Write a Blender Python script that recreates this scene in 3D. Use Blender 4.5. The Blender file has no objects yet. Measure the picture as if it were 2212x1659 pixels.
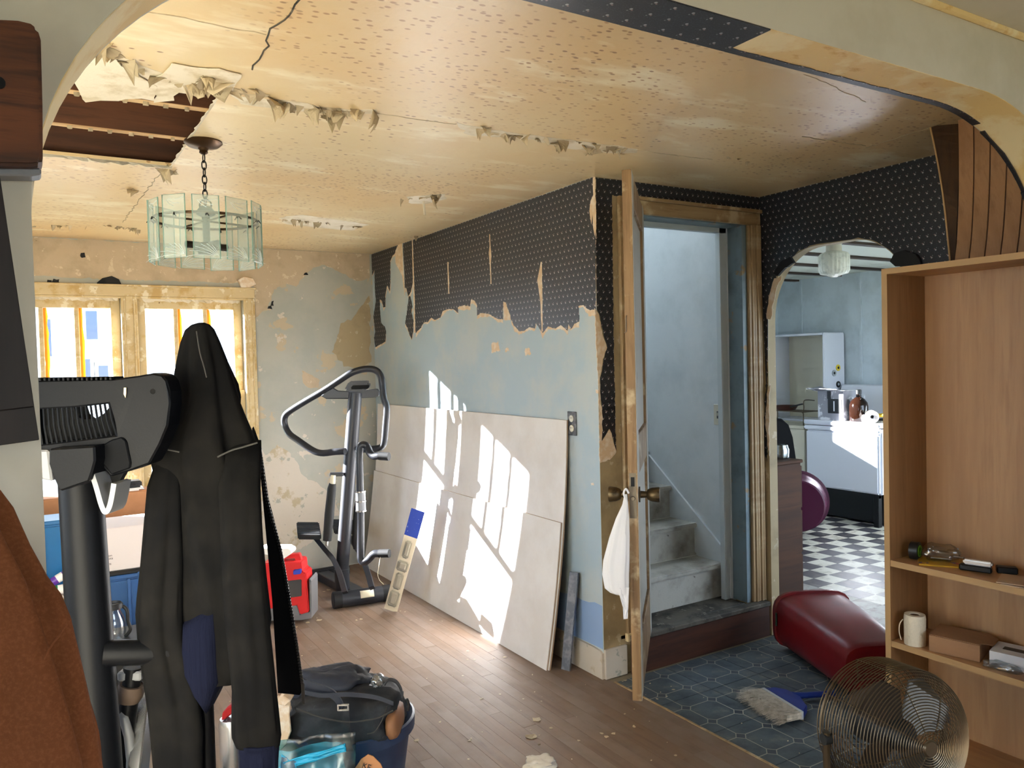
import bpy, bmesh, math, random
from mathutils import Vector, Matrix, noise
V = Vector
R = random.Random(7)
sc = bpy.context.scene
COL = sc.collection

# ---------------------------------------------------------------- camera
cd = bpy.data.cameras.new('camera'); cd.sensor_fit = 'HORIZONTAL'; cd.sensor_width = 36.0
cd.lens = 1708.07 / 2212 * 36.0; cd.clip_start = 0.02; cd.clip_end = 200
cam = bpy.data.objects.new('camera', cd); COL.objects.link(cam); sc.camera = cam
YAW, PITCH, ROLL = 0.546182, -0.0287402, -0.0246527
fw = V((math.sin(YAW)*math.cos(PITCH), math.cos(YAW)*math.cos(PITCH), math.sin(PITCH)))
r0 = V((math.cos(YAW), -math.sin(YAW), 0)); u0 = r0.cross(fw)
cr_ = math.cos(ROLL)*r0 + math.sin(ROLL)*u0; cu_ = -math.sin(ROLL)*r0 + math.cos(ROLL)*u0
mw = Matrix.Identity(4)
for i in range(3):
    mw[i][0] = cr_[i]; mw[i][1] = cu_[i]; mw[i][2] = -fw[i]
mw[2][3] = 1.5
cam.matrix_world = mw
RD = V((math.cos(YAW), -math.sin(YAW), 0)); FD = V((math.sin(YAW), math.cos(YAW), 0)); UD = V((0, 0, 1))

# ---------------------------------------------------------------- sky, sun, exposure
SUN = V((1.0, -0.985, -0.43)).normalized()
w = bpy.data.worlds.new('world'); sc.world = w; w.use_nodes = True
nt = w.node_tree; bg = nt.nodes['Background']
bg.inputs[0].default_value = (0.71, 0.86, 1.06, 1.0); bg.inputs[1].default_value = 3.6   # bright, evenly hazy winter sky
sl = bpy.data.lights.new('sun', 'SUN'); sl.energy = 52.0; sl.angle = math.radians(0.6); sl.color = (1.0, 0.98, 0.955)
so = bpy.data.objects.new('sun', sl); COL.objects.link(so); so.location = (-6, 12, 6)
so.rotation_euler = SUN.to_track_quat('-Z', 'Y').to_euler()
vs = sc.view_settings; vs.view_transform = 'Standard'; vs.look = 'None'; vs.gamma = 1.0; vs.use_curve_mapping = False
vs.exposure = 1.22
cy = sc.cycles; cy.max_bounces = 6; cy.diffuse_bounces = 4; cy.glossy_bounces = 3; cy.transmission_bounces = 5; cy.transparent_max_bounces = 10
cy.caustics_reflective = False; cy.caustics_refractive = False; cy.use_adaptive_sampling = True; cy.adaptive_threshold = 0.1; cy.adaptive_min_samples = 16
def portal(loc, size, d):
    l = bpy.data.lights.new('window_daylight', 'AREA'); l.shape = 'RECTANGLE'; l.size, l.size_y = size
    l.cycles.is_portal = True  # guides sky sampling at an opening; emits nothing itself
    o = bpy.data.objects.new('window_daylight', l); COL.objects.link(o); o.location = loc
    o.rotation_euler = V(d).to_track_quat('-Z', 'Z').to_euler()
portal((0.58, 5.86, 1.33), (1.75, 1.35), (0, -1, 0))
portal((4.3, 5.86, 1.64), (1.3, 0.9), (0, -1, 0))

# ---------------------------------------------------------------- materials
def lin(c):
    return tuple(((x/255)/12.92 if x/255 <= 0.04045 else ((x/255+0.055)/1.055)**2.4) for x in c) + (1.0,)
MATS = {}
def mapvec(nt, stretch=(1, 1, 1), rand=False):
    n = nt.nodes; l = nt.links
    tc = n.new('ShaderNodeTexCoord'); mp = n.new('ShaderNodeMapping'); mp.inputs['Scale'].default_value = stretch
    l.new(tc.outputs['Object'], mp.inputs[0])
    if rand:
        oi = n.new('ShaderNodeObjectInfo'); mu = n.new('ShaderNodeMath'); mu.operation = 'MULTIPLY'; mu.inputs[1].default_value = 37.0
        l.new(oi.outputs['Random'], mu.inputs[0]); cb = n.new('ShaderNodeCombineXYZ')
        for i in range(3): l.new(mu.outputs[0], cb.inputs[i])
        l.new(cb.outputs[0], mp.inputs['Location'])
    return mp.outputs[0]
def M(name, col, rough=0.6, metal=0.0, layers=(), bump=0.0, bs=60.0, spec=0.5, coat=0.0, trans=0.0, alpha=1.0,
      rand=0.0, ior=1.45, bstretch=(1, 1, 1), emis=None, sheen=0.0, thin=0.0):
    m = bpy.data.materials.new(name); m.use_nodes = True; nt = m.node_tree; n = nt.nodes; l = nt.links
    b = n['Principled BSDF']; b.inputs['Base Color'].default_value = lin(col)
    b.inputs['Roughness'].default_value = rough; b.inputs['Metallic'].default_value = metal
    b.inputs['Specular IOR Level'].default_value = spec; b.inputs['Coat Weight'].default_value = coat
    b.inputs['Transmission Weight'].default_value = trans; b.inputs['Alpha'].default_value = alpha; b.inputs['IOR'].default_value = ior
    b.inputs['Sheen Weight'].default_value = sheen
    if emis: b.inputs['Emission Color'].default_value = lin(emis[0]); b.inputs['Emission Strength'].default_value = emis[1]
    cur = None
    def mixc(fac, c2):
        nonlocal cur
        mx = n.new('ShaderNodeMix'); mx.data_type = 'RGBA'
        l.new(fac, mx.inputs[0])
        if cur is None: mx.inputs[6].default_value = lin(col)
        else: l.new(cur, mx.inputs[6])
        if isinstance(c2, tuple): mx.inputs[7].default_value = lin(c2)
        else: l.new(c2, mx.inputs[7])
        cur = mx.outputs[2]
    for L in layers:
        c2, scale, lo, hi = L[:4]; st = L[4] if len(L) > 4 else (1, 1, 1); det = L[5] if len(L) > 5 else 5
        kind = L[6] if len(L) > 6 else 'noise'
        vec = mapvec(nt, st, rand > 0)
        if kind == 'noise':
            t = n.new('ShaderNodeTexNoise'); t.inputs['Scale'].default_value = scale; t.inputs['Detail'].default_value = det
            t.inputs['Roughness'].default_value = 0.62; o = t.outputs[0]
        elif kind == 'dots':
            t = n.new('ShaderNodeTexVoronoi'); t.inputs['Scale'].default_value = scale; o = t.outputs['Distance']
        else:
            t = n.new('ShaderNodeTexVoronoi'); t.feature = 'DISTANCE_TO_EDGE'; t.inputs['Scale'].default_value = scale; o = t.outputs['Distance']
        l.new(vec, t.inputs['Vector'])
        mr = n.new('ShaderNodeMapRange'); mr.inputs[1].default_value = lo; mr.inputs[2].default_value = hi
        l.new(o, mr.inputs[0]); fac = mr.outputs[0]
        if len(L) > 7:   # second noise masks the first
            t2 = n.new('ShaderNodeTexNoise'); t2.inputs['Scale'].default_value = L[7]; l.new(mapvec(nt), t2.inputs['Vector'])
            m2 = n.new('ShaderNodeMapRange'); m2.inputs[1].default_value = L[8]; m2.inputs[2].default_value = L[9]; l.new(t2.outputs[0], m2.inputs[0])
            mu = n.new('ShaderNodeMath'); mu.operation = 'MULTIPLY'; l.new(fac, mu.inputs[0]); l.new(m2.outputs[0], mu.inputs[1]); fac = mu.outputs[0]
        mixc(fac, c2)
    if rand > 0:
        oi = n.new('ShaderNodeObjectInfo'); mr = n.new('ShaderNodeMapRange'); mr.inputs[3].default_value = 1-rand; mr.inputs[4].default_value = 1+rand
        l.new(oi.outputs['Random'], mr.inputs[0])
        hs = n.new('ShaderNodeHueSaturation'); l.new(mr.outputs[0], hs.inputs['Value'])
        if cur is None: hs.inputs['Color'].default_value = lin(col)
        else: l.new(cur, hs.inputs['Color'])
        cur = hs.outputs[0]
    if cur is not None: l.new(cur, b.inputs['Base Color'])
    if bump:
        t = n.new('ShaderNodeTexNoise'); t.inputs['Scale'].default_value = bs; t.inputs['Detail'].default_value = 4
        l.new(mapvec(nt, bstretch, rand > 0), t.inputs['Vector'])
        bp = n.new('ShaderNodeBump'); bp.inputs['Strength'].default_value = bump; bp.inputs['Distance'].default_value = 0.01
        l.new(t.outputs[0], bp.inputs['Height']); l.new(bp.outputs[0], b.inputs['Normal'])
    if thin:
        tl = n.new('ShaderNodeBsdfTranslucent'); tl.inputs[0].default_value = lin(col); ms = n.new('ShaderNodeMixShader'); ms.inputs[0].default_value = thin
        out = n['Material Output']; l.new(b.outputs[0], ms.inputs[1]); l.new(tl.outputs[0], ms.inputs[2]); l.new(ms.outputs[0], out.inputs[0])
    MATS[name] = m; return m
def mathn(nt, op, a, b=None, c=None):
    nd = nt.nodes.new('ShaderNodeMath'); nd.operation = op
    for i, x in enumerate((a, b, c)):
        if x is None: continue
        if isinstance(x, (int, float)): nd.inputs[i].default_value = x
        else: nt.links.new(x, nd.inputs[i])
    return nd.outputs[0]
def wallpaper_mat(name, ax, su=0.036, sv=0.031):
    m = bpy.data.materials.new(name); m.use_nodes = True; nt = m.node_tree; n = nt.nodes; l = nt.links; b = n['Principled BSDF']
    tc = n.new('ShaderNodeTexCoord'); sp = n.new('ShaderNodeSeparateXYZ'); l.new(tc.outputs['Object'], sp.inputs[0])
    u = mathn(nt, 'DIVIDE', sp.outputs['XYZ'.index(ax[0])], su); v = mathn(nt, 'DIVIDE', sp.outputs['XYZ'.index(ax[1])], sv)
    row = mathn(nt, 'FLOOR', v); off = mathn(nt, 'MULTIPLY', mathn(nt, 'FLOORED_MODULO', row, 2.0), 0.5)
    u2 = mathn(nt, 'ADD', u, off)
    fu = mathn(nt, 'MULTIPLY', mathn(nt, 'SUBTRACT', mathn(nt, 'FRACT', u2), 0.5), su)
    fv = mathn(nt, 'MULTIPLY', mathn(nt, 'SUBTRACT', mathn(nt, 'FRACT', v), 0.5), sv)
    def blob(du, dv, rr):
        a = mathn(nt, 'ADD', fu, du); c = mathn(nt, 'ADD', fv, dv)
        d = mathn(nt, 'SQRT', mathn(nt, 'ADD', mathn(nt, 'MULTIPLY', a, a), mathn(nt, 'MULTIPLY', c, c)))
        mr = n.new('ShaderNodeMapRange'); mr.inputs[1].default_value = rr; mr.inputs[2].default_value = rr*0.7; l.new(d, mr.inputs[0]); return mr.outputs[0]
    cur = lin((27, 29, 35))
    t = n.new('ShaderNodeTexNoise'); t.inputs['Scale'].default_value = 260; l.new(tc.outputs['Object'], t.inputs['Vector'])
    mr = n.new('ShaderNodeMapRange'); mr.inputs[1].default_value = 0.56; mr.inputs[2].default_value = 0.7; mr.inputs[4].default_value = 0.55; l.new(t.outputs[0], mr.inputs[0])
    def mix(f, c1, c2):
        mx = n.new('ShaderNodeMix'); mx.data_type = 'RGBA'; l.new(f, mx.inputs[0])
        if isinstance(c1, tuple): mx.inputs[6].default_value = c1
        else: l.new(c1, mx.inputs[6])
        mx.inputs[7].default_value = c2; return mx.outputs[2]
    cur = mix(mr.outputs[0], cur, lin((78, 82, 92)))
    cur = mix(blob(0, 0.004, 0.0042), cur, lin((178, 174, 174)))
    cur = mix(blob(-0.005, -0.0005, 0.0028), cur, lin((150, 118, 114)))
    cur = mix(blob(0.0035, -0.0045, 0.0024), cur, lin((130, 134, 130)))
    l.new(cur, b.inputs['Base Color']); b.inputs['Roughness'].default_value = 0.42; b.inputs['Specular IOR Level'].default_value = 0.55
    MATS[name] = m; return m
def octo_mat(name):
    """printed vinyl sheet tile: octagons with small squares between, pale grout lines"""
    m = M(name, (74, 84, 90), 0.5, layers=[((50, 62, 70), 9, 0.4, 0.65), ((112, 111, 104), 6, 0.52, 0.72)], bump=0.05, bs=50)
    nt = m.node_tree; n = nt.nodes; l = nt.links; b = n['Principled BSDF']; base = b.inputs['Base Color'].links[0].from_socket
    tc = n.new('ShaderNodeTexCoord'); sp = n.new('ShaderNodeSeparateXYZ'); l.new(tc.outputs['Object'], sp.inputs[0])
    p = 0.1525
    a = mathn(nt, 'ABSOLUTE', mathn(nt, 'SUBTRACT', mathn(nt, 'FRACT', mathn(nt, 'ADD', mathn(nt, 'DIVIDE', sp.outputs[0], p), 0.5)), 0.5))
    c = mathn(nt, 'ABSOLUTE', mathn(nt, 'SUBTRACT', mathn(nt, 'FRACT', mathn(nt, 'ADD', mathn(nt, 'DIVIDE', sp.outputs[1], p), 0.5)), 0.5))
    w_ = 0.014
    s = mathn(nt, 'ADD', a, c)
    diag = mathn(nt, 'LESS_THAN', mathn(nt, 'ABSOLUTE', mathn(nt, 'SUBTRACT', s, 0.83)), w_*1.2)
    inside = mathn(nt, 'LESS_THAN', s, 0.83)
    ea = mathn(nt, 'MULTIPLY', mathn(nt, 'GREATER_THAN', a, 0.5-w_), inside); eb = mathn(nt, 'MULTIPLY', mathn(nt, 'GREATER_THAN', c, 0.5-w_), inside)
    f = mathn(nt, 'MULTIPLY', mathn(nt, 'MAXIMUM', diag, mathn(nt, 'MAXIMUM', ea, eb)), 0.9)
    dk = n.new('ShaderNodeMix'); dk.data_type = 'RGBA'; l.new(mathn(nt, 'MULTIPLY', mathn(nt, 'SUBTRACT', 1.0, inside), 0.6), dk.inputs[0]); l.new(base, dk.inputs[6]); dk.inputs[7].default_value = lin((40, 46, 58)); base = dk.outputs[2]
    mx = n.new('ShaderNodeMix'); mx.data_type = 'RGBA'; l.new(f, mx.inputs[0]); l.new(base, mx.inputs[6]); mx.inputs[7].default_value = lin((158, 154, 136))
    l.new(mx.outputs[2], b.inputs['Base Color']); return m
def wood(name, c1, c2, axis='z', rough=0.5, scale=14, rand=0.0, bump=0.05, c3=None):
    st = {'x': (0.08, 1, 1), 'y': (1, 0.08, 1), 'z': (1, 1, 0.08)}[axis]
    ly = [(c2, scale, 0.4, 0.66, st, 7), (c2, scale*5, 0.5, 0.75, st, 4)]
    if c3: ly.append((c3, 7, 0.53, 0.66))
    return M(name, c1, rough, layers=ly, bump=bump, bs=scale*4, bstretch=st, rand=rand)

M('plaster_blue', (168, 186, 196), 0.55, layers=[((180, 190, 192), 3, 0.45, 0.6), ((150, 140, 122), 60, 0.735, 0.75), ((205, 190, 170), 9, 0.72, 0.735), ((120, 116, 106), 120, 0.75, 0.77)], bump=0.08, bs=30)
M('plaster_lower_blue', (142, 168, 205), 0.55, bump=0.06, bs=30)
M('plaster_tan', (188, 168, 140), 0.6, layers=[((165, 148, 120), 5, 0.45, 0.7), ((206, 190, 162), 16, 0.6, 0.64), ((120, 105, 85), 40, 0.71, 0.73)], bump=0.25, bs=25)
M('plaster_grey', (162, 163, 153), 0.5, layers=[((172, 170, 158), 3, 0.4, 0.6), ((184, 168, 140), 4.5, 0.595, 0.61), ((200, 190, 174), 11, 0.66, 0.67), ((190, 174, 148), 45, 0.69, 0.72)], bump=0.12, bs=25)
M('plaster_white', (196, 186, 172), 0.7, layers=[((175, 160, 132), 8, 0.55, 0.62), ((160, 158, 146), 10, 0.62, 0.64)], bump=0.25, bs=20)
M('plaster_backing', (216, 190, 158), 0.8, layers=[((228, 214, 196), 25, 0.45, 0.6)], bump=0.1)
M('plaster_olive', (168, 150, 116), 0.6, layers=[((190, 176, 148), 14, 0.62, 0.64), ((140, 124, 94), 4, 0.5, 0.7)], bump=0.12, bs=25)
M('ceiling_paint', (222, 200, 158), 0.36, layers=[((218, 188, 140), 1.2, 0.4, 0.62), ((236, 222, 190), 1.7, 0.55, 0.66, (1, 3, 1)),
   ((178, 138, 98), 46, 0.28, 0.18, (0.6, 1, 1), 5, 'dots', 1.3, 0.45, 0.58), ((150, 112, 80), 34, 0.2, 0.13, (0.6, 1, 1), 5, 'dots', 2.0, 0.48, 0.6)], bump=0.22, bs=14, spec=0.6)
M('ceiling_raw', (226, 216, 196), 0.8, layers=[((206, 192, 164), 9, 0.5, 0.62)], bump=0.1)
M('flake', (196, 180, 150), 0.7, layers=[((168, 150, 120), 12, 0.45, 0.6)], rand=0.22, thin=0.12)
M('arch_paint', (206, 201, 184), 0.5, layers=[((194, 188, 168), 3, 0.5, 0.7)], bump=0.06, bs=20)
M('soffit_yellow', (228, 200, 140), 0.55, layers=[((206, 160, 92), 10, 0.58, 0.7, (1, 2, 1)), ((238, 222, 178), 6, 0.5, 0.6)], bump=0.08)
wallpaper_mat('paper_yz', 'YZ'); wallpaper_mat('paper_xz', 'XZ'); wallpaper_mat('paper_xy', 'XY', 0.05, 0.045)
M('plank', (120, 97, 78), 0.62, layers=[((104, 82, 64), 20, 0.45, 0.7, (1, 0.06, 1), 6), ((128, 112, 98), 2.2, 0.42, 0.62), ((84, 68, 56), 70, 0.68, 0.78, (1, 0.05, 1), 3)], rand=0.035, bump=0.04, bs=90, bstretch=(1, 0.05, 1))
M('subfloor', (70, 56, 46), 0.8); M('dark', (12, 12, 13), 0.7); M('black_void', (6, 6, 6), 0.9)
M('floor_dust', (148, 128, 110), 0.65, layers=[((120, 100, 84), 14, 0.5, 0.7, (1, 0.1, 1))])
octo_mat('vinyl_octagon')
M('vinyl_grout', (128, 116, 92), 0.8)
M('check_white', (200, 196, 182), 0.4, layers=[((150, 142, 126), 12, 0.5, 0.68)], rand=0.08); M('check_dark', (62, 60, 66), 0.4, layers=[((96, 92, 88), 12, 0.5, 0.7)], rand=0.1)
wood('trim_wood', (170, 144, 106), (134, 106, 72), 'z', 0.5, 10, c3=(194, 176, 142))
wood('trim_wood_x', (170, 144, 106), (134, 106, 72), 'x', 0.5, 10, c3=(194, 176, 142))
M('sash_paint', (206, 184, 140), 0.5, layers=[((190, 158, 100), 9, 0.5, 0.62), ((226, 214, 186), 14, 0.58, 0.63), ((120, 90, 60), 30, 0.7, 0.73)], bump=0.1)
M('putty_yellow', (216, 160, 66), 0.6)
M('stair_paint', (170, 167, 156), 0.6, layers=[((120, 114, 102), 5, 0.5, 0.75), ((84, 78, 70), 26, 0.66, 0.74)], bump=0.08)
M('stair_dark', (84, 78, 68), 0.75, layers=[((48, 44, 38), 9, 0.45, 0.6), ((120, 112, 100), 20, 0.6, 0.68)], bump=0.1)
wood('riser_brown', (72, 40, 26), (46, 26, 18), 'x', 0.5, 12)
M('stairwell_paint', (220, 225, 227), 0.5, layers=[((208, 214, 216), 4, 0.45, 0.65)], bump=0.05)
M('kitchen_blue', (206, 217, 223), 0.6, layers=[((192, 203, 208), 3, 0.45, 0.6)], bump=0.05)
M('kitchen_panel', (205, 208, 196), 0.5); wood('batten', (70, 50, 36), (44, 32, 24), 'x')
wood('joist', (92, 54, 30), (58, 32, 18), 'x', 0.7, 10); M('joist_edge', (214, 180, 134), 0.7, layers=[((180, 140, 96), 14, 0.5, 0.65, (0.1, 1, 1))])
def glass_mat(name, col=(255, 255, 255), rough=0.0, a=0.1):
    m = bpy.data.materials.new(name); m.use_nodes = True; nt = m.node_tree; n = nt.nodes; n.remove(n['Principled BSDF'])
    t = n.new('ShaderNodeBsdfTransparent'); t.inputs[0].default_value = lin(col); g = n.new('ShaderNodeBsdfGlossy'); g.inputs[1].default_value = max(rough, 0.03)
    mx = n.new('ShaderNodeMixShader'); mx.inputs[0].default_value = a
    nt.links.new(t.outputs[0], mx.inputs[1]); nt.links.new(g.outputs[0], mx.inputs[2]); nt.links.new(mx.outputs[0], n['Material Output'].inputs[0]); MATS[name] = m; return m
glass_mat('pane_glass', (250, 252, 255), 0.02, 0.05); glass_mat('clear_plastic', (232, 236, 238), 0.12, 0.22); glass_mat('aqua_plastic', (150, 205, 215), 0.35, 0.09)

# ---------------------------------------------------------------- mesh helpers
ORG = {}
class G:
    def __init__(s): s.v = []; s.f = []
    def add(s, v, f):
        o = len(s.v); s.v += [V(p) for p in v]; s.f += [[i+o for i in q] for q in f]; return s
    def box(s, a, b):
        x0, y0, z0 = a; x1, y1, z1 = b
        return s.add([(x0,y0,z0),(x1,y0,z0),(x1,y1,z0),(x0,y1,z0),(x0,y0,z1),(x1,y0,z1),(x1,y1,z1),(x0,y1,z1)],
                     [(0,3,2,1),(4,5,6,7),(0,1,5,4),(1,2,6,5),(2,3,7,6),(3,0,4,7)])
    def obox(s, c, ex, ey, ez):           # oriented box: centre and three half-extent vectors
        c, ex, ey, ez = V(c), V(ex), V(ey), V(ez)
        if ex.cross(ey).dot(ez) < 0: ez = -ez
        P = [c+a*ex+b*ey+d*ez for d in (-1, 1) for a, b in ((-1,-1),(1,-1),(1,1),(-1,1))]
        return s.add(P, [(0,3,2,1),(4,5,6,7),(0,1,5,4),(1,2,6,5),(2,3,7,6),(3,0,4,7)])
    def beam(s, a, b, wv, hv):            # bar from a to b; wv,hv half-width vectors
        a, b = V(a), V(b); return s.obox((a+b)/2, (b-a)/2, wv, hv)
    def ring(s, c, ax, r, n=16, ref=None):
        ax = V(ax).normalized(); t = V(ref) if ref else (V((0, 0, 1)) if abs(ax.z) < 0.9 else V((1, 0, 0)))
        e1 = (t - ax*t.dot(ax)).normalized(); e2 = ax.cross(e1)
        return [V(c)+r*(math.cos(2*math.pi*i/n)*e1+math.sin(2*math.pi*i/n)*e2) for i in range(n)]
    def loft(s, rings, cap0=True, cap1=True, close=False):
        n = len(rings[0]); o = len(s.v)
        for r in rings: s.v += [V(p) for p in r]
        m = len(rings)
        for j in range(m if close else m-1):
            k = (j+1) % m
            for i in range(n):
                s.f.append([o+j*n+i, o+j*n+(i+1) % n, o+k*n+(i+1) % n, o+k*n+i])
        if cap0 and not close: s.f.append([o+i for i in range(n)][::-1])
        if cap1 and not close: s.f.append([o+(m-1)*n+i for i in range(n)])
        return s
    def cyl(s, a, b, r0, r1=None, n=16, cap=True):
        a, b = V(a), V(b); r1 = r0 if r1 is None else r1; ax = b-a
        return s.loft([s.ring(a, ax, r0, n), s.ring(b, ax, r1, n)], cap, cap)
    def tube(s, pts, r, n=10, closed=False, flat=None):
        pts = [V(p) for p in pts]; m = len(pts); rr = r if isinstance(r, (list, tuple)) else [r]*m
        t0 = (pts[1]-pts[0]).normalized(); ref = V((0, 0, 1)) if abs(t0.z) < 0.9 else V((1, 0, 0))
        if flat is not None: ref = V(flat)
        rings = []
        for i in range(m):
            p, q = pts[i-1] if (i > 0 or closed) else pts[i], pts[(i+1) % m] if (i < m-1 or closed) else pts[i]
            t = (q-p).normalized(); ref = ref - t*ref.dot(t)
            if ref.length < 1e-6: ref = t.orthogonal()
            ref.normalize(); e2 = t.cross(ref)
            k = 1.0 if flat is None else 0.25
            rings.append([pts[i]+rr[i]*(k*math.cos(2*math.pi*j/n)*ref+math.sin(2*math.pi*j/n)*e2) for j in range(n)])
        return s.loft(rings, True, True, closed)
    def lathe(s, prof, c=(0, 0, 0), ax=(0, 0, 1), n=24, ref=None):
        c = V(c); a = V(ax).normalized()
        return s.loft([s.ring(c+a*z, a, max(r, 1e-4), n, ref) for r, z in prof], True, True)
    def prism(s, poly, fn, d0, d1):       # poly 2-D, fn(u,v,d)->3-D
        n = len(poly); a = [fn(u, v, d0) for u, v in poly]; b = [fn(u, v, d1) for u, v in poly]
        o = len(s.v); s.v += [V(p) for p in a+b]
        s.f.append([o+i for i in range(n)]); s.f.append([o+n+i for i in range(n)][::-1])
        for i in range(n): s.f.append([o+i, o+n+i, o+n+(i+1) % n, o+(i+1) % n])
        return s
    def grid(s, fn, nu, nv):
        o = len(s.v)
        for j in range(nv+1):
            for i in range(nu+1): s.v.append(V(fn(i/nu, j/nv)))
        for j in range(nv):
            for i in range(nu):
                a = o+j*(nu+1)+i; s.f.append([a, a+1, a+nu+2, a+nu+1])
        return s
    def build(s, name, mat, parent=None, smooth=False, bevel=0, origin=None, world=False, solid=0, ang=40, seg=1, sub=0):
        bb = s.v
        if origin is None:
            if world: origin = V((0, 0, 0))
            else:
                mn = [min(p[i] for p in bb) for i in range(3)]; mx = [max(p[i] for p in bb) for i in range(3)]
                origin = V(((mn[0]+mx[0])/2, (mn[1]+mx[1])/2, mn[2]))
        origin = V(origin)
        me = bpy.data.meshes.new(name); me.from_pydata([p-origin for p in bb], [], s.f)
        bm = bmesh.new(); bm.from_mesh(me)
        bmesh.ops.recalc_face_normals(bm, faces=bm.faces)
        if bevel:
            es = [e for e in bm.edges if len(e.link_faces) == 2 and e.calc_face_angle(0) > 0.6]
            bmesh.ops.bevel(bm, geom=es, offset=bevel, segments=seg, affect='EDGES', clamp_overlap=True)
        bm.to_mesh(me); bm.free()
        if smooth:
            me.shade_smooth(); me.set_sharp_from_angle(angle=math.radians(ang))
        o = bpy.data.objects.new(name, me); COL.objects.link(o)
        me.materials.append(MATS[mat] if isinstance(mat, str) else mat)
        if solid:
            md = o.modifiers.new('thickness', 'SOLIDIFY'); md.thickness = solid; md.offset = 0
        if sub:
            md = o.modifiers.new('smooth', 'SUBSURF'); md.levels = sub; md.render_levels = sub
        put(o, origin, parent); return o
def put(o, origin, parent=None):
    ORG[o] = V(origin)
    if parent is not None: o.parent = parent; o.location = V(origin)-ORG[parent]
    else: o.location = origin
def thing(name, loc, label=None, cat=None, group=None, kind=None):
    o = bpy.data.objects.new(name, None); COL.objects.link(o); o.empty_display_size = 0.1; put(o, loc)
    return tag(o, label, cat, group, kind)
def tag(o, label=None, cat=None, group=None, kind=None):
    if label: o['label'] = label
    if cat: o['category'] = cat
    if group: o['group'] = group
    if kind: o['kind'] = kind
    return o
def struct(o, label, cat): return tag(o, label, cat, None, 'structure')
def crom(pts, k=6, closed=False):
    P = [V(p) for p in pts]; n = len(P); out = []
    for i in range(n if closed else n-1):
        p0 = P[i-1] if (i > 0 or closed) else P[0]; p1 = P[i]; p2 = P[(i+1) % n]; p3 = P[(i+2) % n] if (i < n-2 or closed) else P[-1]
        for j in range(k):
            t = j/k; out.append(0.5*((2*p1)+(-p0+p2)*t+(2*p0-5*p1+4*p2-p3)*t*t+(-p0+3*p1-3*p2+p3)*t**3))
    if not closed: out.append(P[-1])
    return out
def ragged(poly, step=0.02, amp=0.005, seed=1, keep=None):
    rr = random.Random(seed); out = []
    for i, (u, v) in enumerate(poly):
        u2, v2 = poly[(i+1) % len(poly)]; L = math.hypot(u2-u, v2-v); n = max(1, int(L/step))
        straight = keep and keep(u, v) and keep(u2, v2)
        for j in range(1 if straight else n):
            t = j/n; a = 0 if (straight or (keep and keep(u+(u2-u)*t, v+(v2-v)*t))) else amp
            out.append((u+(u2-u)*t+rr.uniform(-a, a), v+(v2-v)*t+rr.uniform(-a, a)))
    return out
fX = lambda x: (lambda u, v, d: (x+d, u, v))
fY = lambda y: (lambda u, v, d: (u, y+d, v))
fZ = lambda z: (lambda u, v, d: (u, v, z+d))
def text(body, name, mat, loc, right, up, size, parent=None, font_depth=0.0002):
    c = bpy.data.curves.new(name, 'FONT'); c.body = body; c.size = size; c.extrude = font_depth; c.align_x = 'LEFT'
    tmp = bpy.data.objects.new(name, c); me = bpy.data.meshes.new_from_object(tmp); bpy.data.objects.remove(tmp)
    o = bpy.data.objects.new(name, me); COL.objects.link(o); me.materials.clear(); me.materials.append(MATS[mat])
    right, up = V(right).normalized(), V(up).normalized(); nn = right.cross(up)
    put(o, loc, parent)
    o.rotation_euler = Matrix((right, up, nn)).transposed().to_euler(); return o

# ================================================================ STRUCTURE
CZ = 2.34; XW = 2.245; YD = 2.925; XK = 3.34; YB = 5.70
# ---- wooden floor
fl = G().box((-1.6, -2.4, -0.06), (2.262, 1.30, 0.0)).box((-1.6, 1.30, -0.06), (2.262, YB, -0.012)).box((-1.6, 1.30, -0.012), (-0.10, YB, 0.0)).build('floor', 'floor_dust', world=True)
struct(fl, 'dusty worn narrow-board wooden floor of the gutted room', 'floor')
x = -0.10; bw = 0.059; rb = random.Random(3)
while x < 2.255:
    x1 = min(x+bw, 2.262); y = 1.30 - rb.random()*0.0
    first = True
    while y < YB-0.01:
        L = rb.uniform(0.9, 2.1)*(rb.random() if first else 1)+0.15; first = False
        y1 = min(y+L, YB)
        if YB-y1 < 0.2: y1 = YB
        G().box((x+0.0004, y+0.0005, -0.012), (x1-0.0004, y1-0.0005, rb.uniform(-0.0006, 0.0))).build('plank', 'plank', fl)
        y = y1
    x = x1
# ---- vinyl tile floor in front of the stairs
tf = G().box((2.262, 1.30, -0.06), (XK, 2.95, -0.003)).build('floor', 'vinyl_grout', world=True)
struct(tf, 'dark blue-grey vinyl tile floor at the foot of the stairs', 'floor')
T = 0.305; g = 0.0016; meshes = {}
for i in range(4):
    for j in range(6):
        xa = 2.266+i*T; ya = 2.867-(j+1)*T; xb = min(xa+T, XK); yb = ya+T; ya2 = max(ya, 1.30)
        if xb-xa < 0.02: continue
        G().box((xa+g, ya2+g, -0.003), (xb-g, yb-g, 0.0)).build('tile', 'vinyl_octagon', tf, origin=(xa, ya, 0))
G().box((2.258, 1.30, -0.003), (2.268, 2.87, 0.003)).build('edge_strip', 'trim_wood', tf)
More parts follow.
